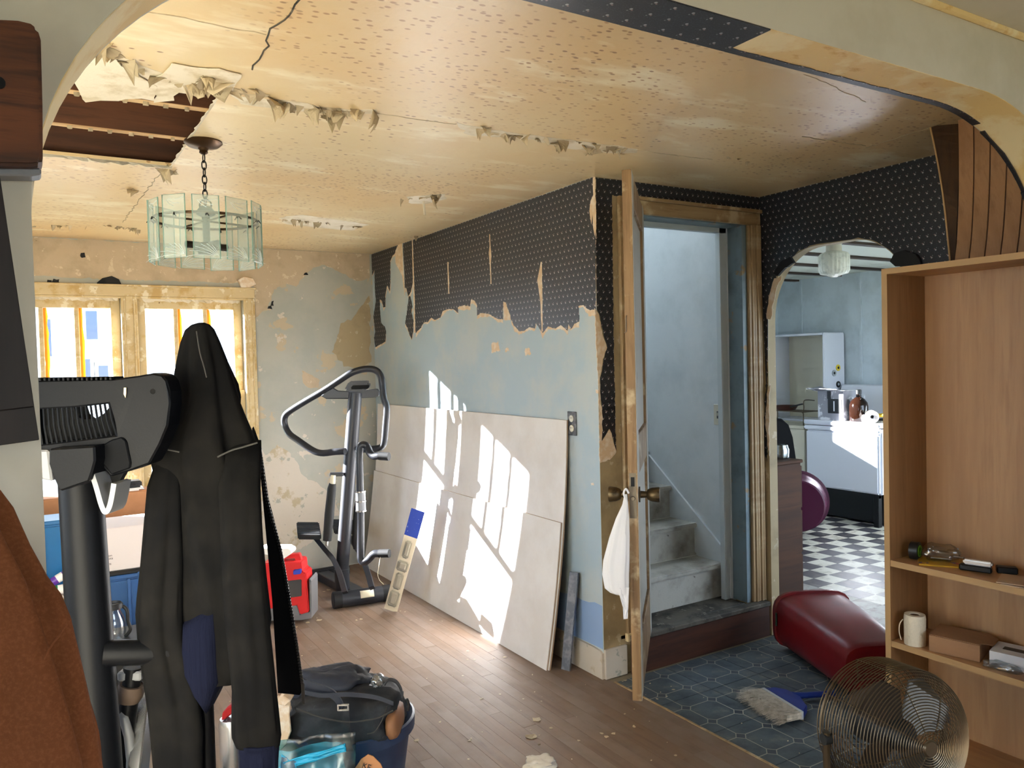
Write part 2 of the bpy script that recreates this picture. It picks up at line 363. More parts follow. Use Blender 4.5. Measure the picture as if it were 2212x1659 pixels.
# ---- kitchen floor, checkered
kf = G().box((XK, 1.30, -0.06), (7.0, YB, -0.004)).build('floor', 'subfloor', world=True)
struct(kf, 'black and white checkered kitchen floor worn by the doorway', 'floor')
M('check_worn', (150, 148, 142), 0.45, layers=[((120, 112, 102), 10, 0.45, 0.6), ((90, 84, 78), 26, 0.6, 0.7)], rand=0.12, bump=0.05)
kt = 0.15; kx0 = 5.47; ky0 = 3.90; rest = {'check_white': G(), 'check_dark': G()}
tm = {}
for i in range(-14, 10):
    for j in range(-17, 12):
        xa = kx0+i*kt; ya = ky0+j*kt; xm, ym = xa+kt/2, ya+kt/2
        if xa < XK+0.1 or xa+kt > 6.9 or ya < 1.4 or ya+kt > YB: continue
        dark = (i+j) % 2 == 0; mt = 'check_dark' if dark else 'check_white'
        if 0.60 < ym/xm < 0.86 and xm < 6.35:
            if xm < 4.25: mt = 'check_worn'
            if mt not in tm:
                ob = G().box((xa+0.0006, ya+0.0006, -0.004), (xa+kt-0.0006, ya+kt-0.0006, 0)).build('tile', mt, kf, origin=(xa, ya, 0)); tm[mt] = ob
            else:
                ob = tm[mt].copy(); COL.objects.link(ob); put(ob, (xa, ya, 0), kf)
        else: rest[mt].box((xa+0.0006, ya+0.0006, -0.004), (xa+kt-0.0006, ya+kt-0.0006, 0))
for mt in rest: tag(rest[mt].build('tile_field', mt, kf, world=True), kind='stuff')

# ---- walls of the far room
wb = G()
wins = [(-0.185, 0.514), (0.609, 1.285)]; WZ0, WZ1 = 0.66, 1.985
wb.box((-1.6, YB, 0), (wins[0][0], YB+0.16, CZ)).box((wins[0][0], YB, 0), (wins[1][1], YB+0.16, WZ0)).box((wins[0][0], YB, WZ1), (wins[1][1], YB+0.16, CZ)).box((wins[0][1], YB, WZ0), (wins[1][0], YB+0.16, WZ1)).box((wins[1][1], YB, 0), (XW+0.1, YB+0.16, CZ))
wb = struct(wb.build('wall_back', 'plaster_grey', world=True), 'grey plaster wall with peeling tan paint around the paired windows', 'wall')
tan_poly = ragged([(0.039,2.337),(2.227,2.343),(2.225,2.16),(2.118,2.129),(1.994,2.194),(1.872,2.244),(1.788,2.22),(1.714,2.143),(1.661,2.081),(1.569,2.099),(1.501,2.05),(1.469,1.955),(1.441,1.911),(1.379,1.865),(1.356,1.839),(1.364,2.092),(0.626,2.091),(0.03,2.098)], 0.02, 0.006, 5, lambda u, v: u > 2.2)
tan_poly = [(-1.6, 2.338)] + [(u, min(v, 2.338)) for u, v in tan_poly if u > 0.03] + [(-1.6, 2.0)]
G().prism(tan_poly, fY(YB), -0.0015, 0.001).build('paint_layer', 'plaster_tan', wb, world=True)
G().prism(ragged([(1.337,0.975),(1.407,0.871),(1.491,0.94),(1.562,0.891),(1.626,0.802),(1.667,0.697),(1.785,0.634),(1.894,0.509),(1.936,0.386),(1.829,0.364),(1.773,0.241),(1.633,0.176),(1.497,0.128),(1.308,0.124)], 0.02, 0.008, 8), fY(YB), -0.001, 0.001).build('bare_plaster_patch', 'plaster_white', wb, world=True)
G().prism(ragged([(1.682,1.472),(1.742,1.443),(1.81,1.4),(1.801,1.339),(1.722,1.342),(1.689,1.387)], 0.02, 0.006, 9), fY(YB), -0.001, 0.001).build('bare_plaster_patch', 'plaster_tan', wb, world=True)
G().prism(ragged([(1.981,1.808),(2.072,1.843),(2.217,2.02),(2.209,1.528),(2.133,1.46),(2.007,1.498),(1.922,1.603)], 0.03, 0.012, 19), fY(YB), -0.0008, 0.001).build('bare_plaster_patch', 'plaster_olive', wb, world=True)
# curled bits of plaster and dark holes above the window head
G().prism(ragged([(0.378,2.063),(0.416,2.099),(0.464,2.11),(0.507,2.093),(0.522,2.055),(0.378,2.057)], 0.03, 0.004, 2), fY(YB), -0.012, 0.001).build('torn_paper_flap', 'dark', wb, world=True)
for i, (p, q) in enumerate(zip([(0.118,2.066),(0.155,2.07),(0.306,2.239),(1.468,1.925),(1.485,1.955),(1.732,2.171)], ((.03, .02), (.04, .025), (.03, .03), (.03, .02), (.02, .03), (.035, .02)))):
    G().prism(ragged([(p[0]-q[0]/2, p[1]-q[1]/2), (p[0]+q[0]/2, p[1]-q[1]/2), (p[0]+q[0]*.4, p[1]+q[1]/2), (p[0]-q[0]*.3, p[1]+q[1]/2)], 0.012, 0.004, i), fY(YB), -0.003, 0.0).build('plaster_hole', 'dark', wb, world=True)
pp = [(1.251,2.111),(1.29,2.135),(1.352,2.124),(1.373,2.083),(1.312,2.049),(1.268,2.057)]
G().prism(pp, fY(YB), -0.03, 0.0).build('plaster_curl', 'plaster_backing', wb, world=True, bevel=0.004)
wl = struct(G().box((-1.75, 1.17, 0), (-1.6, 1.7, CZ)).box((-1.75, 3.4, 0), (-1.6, YB+0.16, CZ)).box((-1.75, 1.7, 0), (-1.6, 3.4, 0.8)).box((-1.75, 1.7, 2.1), (-1.6, 3.4, CZ)).build('wall_left', 'plaster_grey', world=True), 'grey plaster side wall with a window opening out of direct view', 'wall')  # unseen side opening added to bring more daylight into the room
portal((-1.76, 2.55, 1.45), (1.3, 1.7), (1, 0, 0))
# ---- stair enclosure wall (wallpapered)
ws = struct(G().box((XW, YD+0.095, 0), (XW+0.1, YB, CZ)).box((XW, YD, 0), (XW+0.1, YD+0.095, CZ)).build('wall_right', 'plaster_blue', world=True), 'pale blue plaster wall with torn dark flowered wallpaper along its top', 'wall')
def backing(poly, seed, zlim, name='backing_paper', keepz=2.33):
    rr = random.Random(seed)
    out = [(u+rr.uniform(-0.004, 0.004), v if v > zlim else v-rr.uniform(0.004, 0.03)) for u, v in poly]
    G().prism(ragged(out, 0.012, 0.004, seed), fX(XW), -0.0006, 0.001).build(name, 'plaster_backing', ws, world=True)
w_main = [(4.936,2.341),(4.514,2.345),(4.09,2.349),(3.73,2.346),(3.3,2.337),(2.927,2.338),(2.909,2.333),(2.93,1.732),(2.983,1.731),(3.021,1.756),(3.067,1.757),(3.058,1.711),(3.061,1.679),(3.101,1.672),(3.133,1.646),(3.147,1.674),(3.159,1.644),(3.217,1.675),(3.261,1.658),(3.328,1.671),(3.375,1.641),(3.42,1.676),(3.437,1.696),(3.451,1.667),(3.505,1.677),(3.555,1.659),(3.605,1.661),(3.655,1.694),(3.686,1.73),(3.698,1.758),(3.735,1.822),(3.758,1.834),(3.771,1.79),(3.773,1.735),(3.828,1.738),(3.877,1.755),(3.926,1.773),(4.029,1.783),(4.067,1.771),(4.064,1.833),(4.093,1.864),(4.139,1.872),(4.149,1.831),(4.228,1.845),(4.31,1.839),(4.304,1.804),(4.37,1.832),(4.447,1.837),(4.518,1.826),(4.548,1.792),(4.631,1.777),(4.686,1.796),(4.745,1.771),(4.803,1.774),(4.845,1.739),(4.938,1.709),(4.934,1.922),(4.937,2.177)]
w_strip = [(5.099,2.34),(4.955,2.341),(4.953,2.094),(4.968,2.036),(4.991,2.003),(5.024,1.972),(5.046,1.965),(5.064,2.019),(5.095,2.03),(5.094,2.108),(5.107,2.319)]
w_leaf = [(5.035,1.969),(5.004,1.962),(4.978,1.891),(4.996,1.858),(4.964,1.787),(4.979,1.72),(5.004,1.665),(5.033,1.696),(5.072,1.75),(5.106,1.786),(5.063,1.88),(5.042,1.93)]
w_corner = [(5.764,2.341),(5.194,2.342),(5.196,2.305),(5.301,2.274),(5.338,2.242),(5.35,2.081),(5.366,2.028),(5.409,2.077),(5.45,2.008),(5.457,1.925),(5.493,1.919),(5.526,1.977),(5.562,1.984),(5.563,1.914),(5.551,1.811),(5.48,1.779),(5.459,1.741),(5.476,1.668),(5.563,1.652),(5.678,1.632),(5.698,1.704),(5.669,1.75),(5.689,1.818),(5.698,1.866),(5.638,1.976),(5.651,2.072),(5.649,2.218),(5.699,2.181),(5.751,2.177),(5.766,2.255)]
top = lambda u, v: v > 2.31
for i, p in enumerate((w_main, w_strip, w_leaf, w_corner)):
    p = [(u, min(v, 2.338)) for u, v in p]
    if i != 3: backing(p, 30+i, 2.1)
    else: backing(p, 33, 3.0)
    G().prism(ragged(p, 0.012, 0.0025, 40+i, lambda u, v: v > 2.31 or u < 2.93), fX(XW), -0.0016, 0.001).build('wallpaper', 'paper_yz', ws, world=True)
for i, p in enumerate(([(4.43,2.129),(4.416,2.125),(4.414,2.038),(4.416,1.929),(4.431,1.93),(4.43,2.039)], [(3.899,2.223),(3.889,2.22),(3.888,2.152),(3.878,2.095),(3.889,2.054),(3.886,1.94),(3.899,1.941),(3.901,2.041),(3.909,2.113),(3.898,2.154)], [(3.377,2.005),(3.368,2.003),(3.37,1.865),(3.375,1.648),(3.386,1.648),(3.391,1.803),(3.406,1.875),(3.415,1.914),(3.396,1.957)], [(3.762,1.831),(3.732,1.808),(3.692,1.751),(3.693,1.724),(3.76,1.727)], [(2.929,2.336),(2.911,2.333),(2.912,2.226),(2.913,2.1),(2.923,2.067),(2.934,2.103),(2.938,2.173),(2.949,2.126),(2.959,2.188),(2.95,2.233),(2.928,2.258)], [(4.953,2.34),(4.943,2.339),(4.934,1.922),(4.942,1.709),(4.963,1.71),(4.955,1.923)], [(5.187,2.34),(5.117,2.34),(5.116,2.198),(5.104,2.057),(5.099,1.97),(5.133,2.112),(5.216,2.192),(5.247,2.222),(5.242,2.302)])):
    G().prism(ragged(p, 0.02, 0.0015, 60+i), fX(XW), -0.0019, 0.0).build('torn_slit', 'plaster_backing', ws, world=True)
G().prism(ragged([(2.93, 0.14), (2.93, 0.345), (3.30, 0.33), (3.6, 0.33), (3.6, 0.14)], 0.05, 0.006, 71, lambda u, v: v < .2 or u < 2.94), fX(XW), -0.001, 0.001).build('paint_layer', 'plaster_lower_blue', ws, world=True)
for i, (p, s_) in enumerate(zip([(3.864,1.582),(3.525,1.548),(3.738,1.565),(2.984,0.913),(2.933,1.351)], (.05, .03, .02, .012, .012))):
    G().prism(ragged([(p[0]-s_, p[1]-s_*.5), (p[0]+s_, p[1]-s_*.6), (p[0]+s_*.8, p[1]+s_*.5), (p[0]-s_*.7, p[1]+s_*.6)], 0.008, 0.005, 80+i), fX(XW), -0.0005, 0.001).build('bare_plaster_patch', 'plaster_backing', ws, world=True)
bbp = G().prism([(2.925, 0), (YB, 0), (YB, 0.135), (3.0, 0.135), (2.94, 0.13), (2.925, 0.12)], fX(XW), -0.012, 0.0).build('baseboard_right', 'plaster_white', world=True)
struct(bbp, 'scuffed white baseboard below the blue plaster wall', 'baseboard')
# ---- wall with the stair door
DX0, DX1, DZ0, DZ1 = 2.50, 3.205, 0.187, 2.18
wd = G().box((XW+0.1, YD, 0), (DX0-0.02, YD+0.095, CZ)).box((DX0-0.02, YD, DZ1+0.02), (DX1+0.02, YD+0.095, CZ)).box((DX1+0.02, YD, 0), (XK+0.06, YD+0.095, CZ))
wd.box((XW, YD-0.0015, 0), (XW+0.1, YD, CZ))
wd = struct(wd.build('wall_stair_door', 'plaster_olive', world=True), 'narrow wall around the stair doorway with dark wallpaper and olive plaster', 'wall')
lp = [(2.256,2.336),(2.387,2.344),(2.385,2.269),(2.347,2.266),(2.342,1.742),(2.339,1.359),(2.34,1.069),(2.317,1.147),(2.305,1.174),(2.269,1.134),(2.258,1.118),(2.266,1.236),(2.258,1.312),(2.255,1.405),(2.279,1.497),(2.301,1.556),(2.282,1.606),(2.258,1.707),(2.234,1.732),(2.249,2.075)]
lp = [(max(u, XW), min(v, 2.338)) for u, v in lp]
G().prism(ragged(lp, 0.012, 0.003, 91, lambda u, v: v > 2.3 or u < 2.255), fY(YD), -0.0032, 0.001).build('wallpaper', 'paper_xz', wd, world=True)
G().box((2.36, YD-0.003, 2.262), (XK, YD, 2.338)).build('wallpaper', 'paper_xz', wd, world=True)
G().prism(ragged([(2.234,1.735),(2.254,1.707),(2.278,1.606),(2.3,1.551),(2.275,1.497),(2.254,1.405),(2.257,1.304),(2.268,1.218),(2.261,1.117),(2.307,1.174),(2.343,1.06),(2.304,1.029),(2.244,1.018),(2.247,1.321),(2.238,1.573)], 0.012, 0.003, 92), fY(YD), -0.0024, 0.001).build('backing_paper', 'plaster_backing', wd, world=True)
G().box((XW, YD-0.014, 0), (2.375, YD, 0.14)).build('baseboard_block', 'plaster_white', wd, world=True, bevel=0.002)
# ---- wall with the kitchen archway
def arch(x0, x1, zt, rx, rz, n=14, zb=0.0):
    P = [(x0, zb), (x0, zt-rz)]
    for i in range(1, n): a = math.pi-math.pi/2*i/n; P.append((x0+rx+rx*math.cos(a), zt-rz+rz*math.sin(a)))
    P.append((x0+rx, zt)); P.append((x1-rx, zt))
    for i in range(1, n): a = math.pi/2-math.pi/2*i/n; P.append((x1-rx+rx*math.cos(a), zt-rz+rz*math.sin(a)))
    P += [(x1, zt-rz), (x1, zb)]; return P
KA = arch(2.06, 2.876, 2.035, 0.31, 0.36)
wk = G().prism([(1.305, 0)]+KA+[(YD, 0), (YD, CZ), (1.305, CZ)], fX(XK), 0, 0.06)
wk = struct(wk.build('wall_kitchen', 'plaster_olive', world=True), 'dark flowered wallpaper wall with the arched kitchen doorway', 'wall')
KP = [p for p in KA if not (p[0] > 2.84 and p[1] < 1.5)]
KP = [(1.305, 0)]+[(a+(0.006 if a > 2.5 else -0.003)*math.sin(i*2.7), b+0.008*abs(math.sin(i*1.9))) for i, (a, b) in enumerate(KP)]+ragged([(2.879, 1.5), (2.885, 1.25), (2.889, 1.12), (2.882, 1.05), (2.896, 0.93), (2.911, 0.99), (2.917, 0.90), (2.922, 0.97)], 0.015, 0.004, 4)[:-8]+[(2.922, CZ-.002), (1.305, CZ-.002)]
G().prism(KP, fX(XK), -0.0016, 0.001).build('wallpaper', 'paper_yz', wk, world=True)
G().prism(ragged([(2.775,1.905),(2.829,1.898),(2.861,1.809),(2.882,1.688),(2.851,1.687),(2.831,1.782),(2.806,1.853)], 0.02, 0.004, 6), fX(XK), -0.003, 0.0).build('torn_slit', 'plaster_backing', wk, world=True)
G().prism(ragged([(2.864,1.35),(2.886,1.295),(2.898,1.171),(2.888,1.024),(2.874,0.963),(2.873,1.173)], 0.02, 0.004, 7), fX(XK), -0.003, 0.0).build('torn_slit', 'plaster_backing', wk, world=True)
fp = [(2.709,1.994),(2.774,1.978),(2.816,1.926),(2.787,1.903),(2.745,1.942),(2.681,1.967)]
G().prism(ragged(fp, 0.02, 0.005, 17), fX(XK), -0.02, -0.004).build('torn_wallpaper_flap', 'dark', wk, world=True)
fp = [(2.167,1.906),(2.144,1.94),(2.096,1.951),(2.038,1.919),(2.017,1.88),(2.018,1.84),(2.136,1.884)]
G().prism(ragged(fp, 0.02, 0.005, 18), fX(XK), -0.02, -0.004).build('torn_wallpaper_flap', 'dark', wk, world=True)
# lining of the kitchen archway
# ---- big rounded archway between the rooms
AX0, AX1, AZ = 0.008, 2.82, 2.20; AY0, AY1 = 1.17, 1.305
AA = arch(AX0, AX1, AZ, 0.62, 0.50, 22)
wa = G().prism([(-1.75, 0)]+AA+[(3.9, 0), (3.9, CZ+0.06), (-1.75, CZ+0.06)], fY(AY0), 0, AY1-AY0)
wa = struct(wa.build('wall_archway', 'arch_paint', world=True), 'cream painted wall with a wide rounded archway in the foreground', 'wall')
def soffit(x0, x1, ya, yb, name, mat, off=0.0015, jit=0.0, seed=1):
    pts = [p for p in AA]; rr = random.Random(seed); seq = []
    # resample along the arch between parameters x0..x1 (upper run only)
    for a, b in zip(pts[1:-1], pts[2:-1]):
        n = max(1, int((V((*b, 0))-V((*a, 0))).length/0.03))
        for k in range(n):
            t = k/n; q = (a[0]+(b[0]-a[0])*t, a[1]+(b[1]-a[1])*t)
            if x0 <= q[0] <= x1: seq.append(q)
    g_ = G(); rings = []
    for i, q in enumerate(seq):
        cx_ = (AX0+AX1)/2; inx = (1 if q[0] < cx_ else -1); nx, nz = 0.0, -1.0
        if q[0] < AX0+0.62: d = V(((AX0+0.62-q[0])/0.62**2, (AZ-0.5-q[1])/0.5**2)); d.normalize(); nx, nz = d.x, d.y
        elif q[0] > AX1-0.62: d = V(((AX1-0.62-q[0])/0.62**2, (AZ-0.5-q[1])/0.5**2)); d.normalize(); nx, nz = d.x, d.y
        ja, jb = ya+rr.uniform(-jit, jit), yb+(rr.uniform(-jit, jit) if yb < AY1-0.003 else 0)
        P = lambda o, y: (q[0]+nx*o, y, q[1]+nz*o)
        rings.append([P(-0.001, ja), P(off, ja), P(off, jb), P(-0.001, jb)])
    g_.loft(rings); return g_.build(name, mat, wa, world=True)
soffit(0.02, 0.62, AY0+0.002, AY1-0.012, 'paint_layer', 'soffit_yellow', 0.0012)
soffit(0.62, 1.385, AY0+0.001, AY1-0.001, 'wallpaper', 'paper_xy', 0.003)
soffit(1.37, 2.80, AY0+0.001, AY1-0.004, 'paint_layer', 'soffit_yellow', 0.0012)
soffit(1.37, 2.45, AY1-0.022, AY1-0.0005, 'wallpaper', 'paper_xy', 0.003, 0.002)
soffit(2.45, 2.72, AY1-0.012, AY1-0.0005, 'wallpaper', 'paper_xy', 0.006, 0.003)
soffit(2.69, 2.80, AY0+0.03, AY1-0.0005, 'torn_wallpaper_flap', 'paper_xy', 0.012, 0.008)
# ---- near room shell (camera side)
M('near_wall', (186, 182, 170), 0.6)
nc = struct(G().box((-1.75, -2.4, CZ+0.04), (3.9, AY0, CZ+0.1)).build('ceiling_near', 'arch_paint', world=True), 'cream ceiling of the room the camera stands in', 'ceiling')
tr = G().tube([(-1.75, AY0-0.006, CZ+0.038), (3.9, AY0-0.006, CZ+0.038)], 0.012, 8).build('trim_1', 'soffit_yellow', world=True); struct(tr, 'thin cream bead along the top of the archway wall', 'trim')
nl = struct(G().box((-1.75, -2.4, 0), (-1.6, -0.6, CZ+0.1)).box((-1.75, 0.0, 0), (-1.6, AY0, CZ+0.1)).box((-1.75, -0.6, 0), (-1.6, 0.0, 0.85)).box((-1.75, -0.6, 2.0), (-1.6, 0.0, CZ+0.1)).build('wall_near_left', 'near_wall', world=True), 'cream side wall of the near room with a window opening', 'wall')  # opening added to brighten the near side, never in view
nb = struct(G().box((-1.75, -2.55, 0), (1.2, -2.4, CZ+0.1)).box((3.2, -2.55, 0), (3.9, -2.4, CZ+0.1)).box((1.2, -2.55, 0), (3.2, -2.4, 0.8)).box((1.2, -2.55, 2.1), (3.2, -2.4, CZ+0.1)).build('wall_near_back', 'near_wall', world=True), 'cream wall behind the camera with a window opening', 'wall')  # unseen opening added behind the camera as fill daylight
portal((2.2, -2.56, 1.45), (2.0, 1.3), (0, 1, 0))
nr = struct(G().box((3.75, -2.4, 0), (3.9, AY0, CZ+0.1)).build('wall_near_right', 'near_wall', world=True), 'cream side wall at the near room', 'wall')
struct(G().box((2.262, -2.4, -0.06), (3.9, 1.30, 0.0)).build('floor_near', 'floor_dust', world=True), 'dusty floor beside the near room wall', 'floor')
portal((-1.76, -0.3, 1.42), (1.15, 0.6), (1, 0, 0))

# ---- ceiling with a hole to the joists
HX0, HX1, HY0, HY1 = -0.35, 0.53, 2.50, 3.53
ce = G().box((-1.6, AY1, CZ), (HX0, YB, CZ+0.013)).box((HX1, AY1, CZ), (XW+0.1, YB, CZ+0.013)).box((XW+0.1, AY1, CZ), (XK+0.11, YD+0.095, CZ+0.013)).box((HX0, AY1, CZ), (HX1, HY0, CZ+0.013)).box((HX0, HY1, CZ), (HX1, YB, CZ+0.013))
ce = struct(ce.build('ceiling', 'ceiling_paint', world=True), 'tan mildew-speckled ceiling with peeling paint and a hole to the joists', 'ceiling')
# the stair shaft passes up through: keep ceiling only over the room (stairwell has added light openings above)
for y in (1.98, 2.36, 2.765, 3.145, 3.60, 4.0, 4.4):
    j = G().box((-1.6, y-0.02, CZ+0.014), (XW+0.05, y+0.02, CZ+0.20)).build('joist', 'joist', ce, world=True)
    G().box((-1.6, y-0.0185, CZ+0.012), (HX1+0.06, y+0.0185, CZ+0.0165)).build('joist_edge', 'joist_edge', ce, world=True)
    for k in range(7):
        xk = 0.08+k*0.065+rb.uniform(-0.01, 0.01)
        if xk < HX1-.03: G().prism(ragged([(xk-0.006, y-0.008), (xk+0.008, y-0.009), (xk+0.009, y+0.006), (xk-0.005, y+0.008)], 0.006, 0.002, k), fZ(CZ), 0.003, 0.012).build('plaster_crumb', 'flake', ce)
for i in range(15):
    y0 = 1.3+i*0.3
    G().box((-1.75, y0+0.002, CZ+0.20), (2.24, y0+0.297, CZ+0.22)).build('deck_board', 'joist', ce, world=True)
# broken paper edges of the hole
def ribbon(pts, wv, name, mat, parent, seed, amp=0.012):
    rr = random.Random(seed); P = [V(p) for p in pts]; Q = []
    for a, b in zip(P[:-1], P[1:]):
        n = max(1, int((b-a).length/0.02)); Q += [a+(b-a)*k/n for k in range(n)]
    Q.append(P[-1]); vv = []; ff = []
    for i, q in enumerate(Q):
        jx = V((rr.uniform(-amp, amp), rr.uniform(-amp, amp), rr.uniform(-amp*.6, amp*.3))); vv += [q, q+V(wv)*rr.uniform(0.5, 1.2)+jx]
        if i: ff.append([2*i-2, 2*i-1, 2*i+1, 2*i])
    return G().add(vv, ff).build(name, mat, parent, world=True, solid=0.0015)
ribbon([(HX0+.3, HY1, CZ-.001), (HX1, HY1, CZ-.001)], (0, -0.012, -0.016), 'torn_edge', 'ceiling_raw', ce, 1, 0.006)
ribbon([(HX1, 2.55, CZ+.001), (HX1, HY1, CZ+.001)], (-0.012, 0, -0.004), 'torn_edge', 'ceiling_raw', ce, 2, 0.004)
# sagging paint skin over the near part of the hole
fpoly = [(0.117,2.4),(0.135,2.305),(0.159,2.276),(0.204,2.319),(0.241,2.409),(0.293,2.481),(0.342,2.54),(0.358,2.67),(0.314,2.678),(0.254,2.728),(0.211,2.75),(0.175,2.787),(0.145,2.663),(0.124,2.568),(0.112,2.554)]
fpoly = ragged(fpoly, 0.03, 0.008, 3)
G().prism(fpoly, fZ(CZ-0.006), -0.0015, 0.001).build('paint_skin', 'ceiling_raw', ce, world=True)
fpoly = ragged([(0.336,2.543),(0.341,2.435),(0.365,2.344),(0.417,2.336),(0.476,2.325),(0.54,2.332),(0.55,2.5),(0.486,2.511),(0.456,2.572),(0.411,2.572),(0.406,2.66),(0.362,2.702)], 0.03, 0.008, 4)
G().prism(fpoly, fZ(CZ-0.004), -0.0015, 0.001).build('paint_skin', 'ceiling_raw', ce, world=True)
# bare strips along the sheet joints
for i, p in enumerate(([(0.558,2.537),(0.64,2.528),(0.748,2.502),(0.846,2.525),(0.932,2.502),(1.004,2.46),(1.017,2.514),(0.921,2.562),(0.836,2.594),(0.718,2.605),(0.602,2.612)], [(1.304,2.479),(1.41,2.487),(1.591,2.493),(1.766,2.475),(2.005,2.465),(2.112,2.466),(2.149,2.51),(2.019,2.573),(1.817,2.579),(1.662,2.54),(1.547,2.555),(1.412,2.595),(1.328,2.509)], [(1.65,3.682),(1.785,3.536),(1.855,3.651),(1.819,3.797),(1.731,3.837)], [(1.218,4.495),(1.31,4.363),(1.575,4.435),(1.77,4.501),(1.743,4.747),(1.531,4.727),(1.32,4.677)], [(0.132,2.24),(0.165,2.207),(0.211,2.33),(0.284,2.401),(0.361,2.441),(0.362,2.546),(0.281,2.482),(0.205,2.405),(0.158,2.358)])):
    G().prism(ragged(p, 0.03, 0.008, 100+i), fZ(CZ), -0.0006, 0.001).build('bare_strip', 'ceiling_raw', ce, world=True)
# hairline joints
for a, b in (([(0.56,1.811),(0.548,1.964),(0.539,2.04),(0.56,2.112),(0.564,2.295)], 0.0026), ([(0.506,3.509),(0.475,4.974)], 0.002), ([(0.212,2.038),(0.378,2.034),(0.539,2.04)], 0.002), ([(1.022,2.505),(1.311,2.493)], 0.0015), ([(2.126,2.482),(2.523,2.453)], 0.0015), ([(2.019,1.581),(2.423,1.659)], 0.0015), ([(2.582,2.036),(2.932,2.01)], 0.002), ([(2.965,2.033),(2.91,1.673)], 0.0012)):
    ps = [V((*q, CZ-0.0002)) for q in a]
    q = []
    for m_, n_ in zip(ps[:-1], ps[1:]):
        k_ = max(1, int((n_-m_).length/0.03)); q += [m_+(n_-m_)*t/k_+V((rb.uniform(-.007, .007), rb.uniform(-.006, .006), 0)) for t in range(k_)]
    q.append(ps[-1])
    G().tube(q, b, 5).build('sheet_joint', 'stair_dark' if b > .0025 else 'flake', ce, world=True)
# hanging flakes: a few curled shapes copied along the joints
def flake_mesh(seed, L=0.05, Wd=0.05):
    rr = random.Random(seed); g_ = G(); k = rr.uniform(0.5, 1.5); n = rr.choice((3, 4, 5)); m = 4
    lo = [(-.5+i/n, rr.uniform(.25, 1.0) if 0 < i < n else rr.uniform(0, .35)) for i in range(n+1)]; pk = rr.uniform(-.2, .2)
    rows = []
    for j in range(m+1):
        v = j/m; row = []
        for u, d in lo:
            t = v*d; a = k*t; hx = (u+pk*t)*(1-.35*t)*Wd
            row.append((hx+rr.uniform(-.002, .002)*(j > 0), L*(math.sin(a)/k if k else t)+rr.uniform(-.0015, .0015), -L*(1-math.cos(a))/k-0.35*L*t*t))
        rows.append(row)
    vv = [p for r_ in rows for p in r_]; ff = [[j*(n+1)+i, j*(n+1)+i+1, (j+1)*(n+1)+i+1, (j+1)*(n+1)+i] for j in range(m) for i in range(n)]
    return g_.add(vv, ff)
protos = []
fr = random.Random(21)
def flake(x, y, rz, s, i):
    k = i % 12
    if k >= len(protos):
        o = flake_mesh(k).build('paint_flake', 'flake', ce, origin=(0, 0, 0), solid=0.0008); protos.append(o)
    else: o = protos[k].copy(); COL.objects.link(o)
    put(o, (x, y, CZ-0.0005), ce); o.rotation_euler = (fr.uniform(-1.0, .25), fr.uniform(-.3, .3), rz); o.scale = (s*fr.uniform(.7, 1.3), s, s)
n_ = 0
for line, cnt, s0 in (([(0.572,2.416),(0.705,2.56),(0.85,2.538),(0.992,2.493)], 22, 1.3), ([(0.614,2.508),(0.851,2.591),(1.008,2.512)], 9, 1.6), ([(1.353,2.484),(1.55,2.527),(1.784,2.501),(2.117,2.486)], 26, 1.0), ([(1.77,2.543),(2.106,2.531)], 8, 1.3), ([(1.651,3.744),(1.794,3.556)], 10, 1.3), ([(1.218,4.495),(1.473,4.544),(1.748,4.598)], 22, 0.9), ([(0.05,5.271),(0.22,5.198),(0.439,5.121),(0.58,5.182)], 22, 0.9), ([(0.142,2.25),(0.236,2.371),(0.38,2.493),(0.517,2.466)], 24, 1.5), ([(0.455,2.412),(0.569,2.462)], 10, 1.9), ([(0.494,3.557),(0.545,3.602)], 4, 1.6), ([(0.43,4.048),(0.451,4.06)], 3, 1.4), ([(2.205,4.79),(2.276,4.659)], 4, .7), ([(2.342,2.377),(2.74,2.392)], 4, .5)):
    for c in range(cnt):
        t = fr.random()*(len(line)-1); k = min(int(t), len(line)-2); a, b = V(line[k]), V(line[k+1]); q = a+(b-a)*(t-k)
        flake(q.x+fr.uniform(-.015, .015), q.y+fr.uniform(-.02, .02), fr.choice((0, 0, math.pi, fr.uniform(0, 6.28)))+fr.uniform(-1.1, 1.1), s0*fr.uniform(.35, 1.0), n_); n_ += 1
rp = [(1.757,3.721)][0]
G().cyl((rp[0], rp[1], CZ-0.005), (rp[0]+.01, rp[1]+.01, CZ-0.075), 0.006, 0.007, 8).build('paint_curl', 'ceiling_raw', ce, smooth=True)

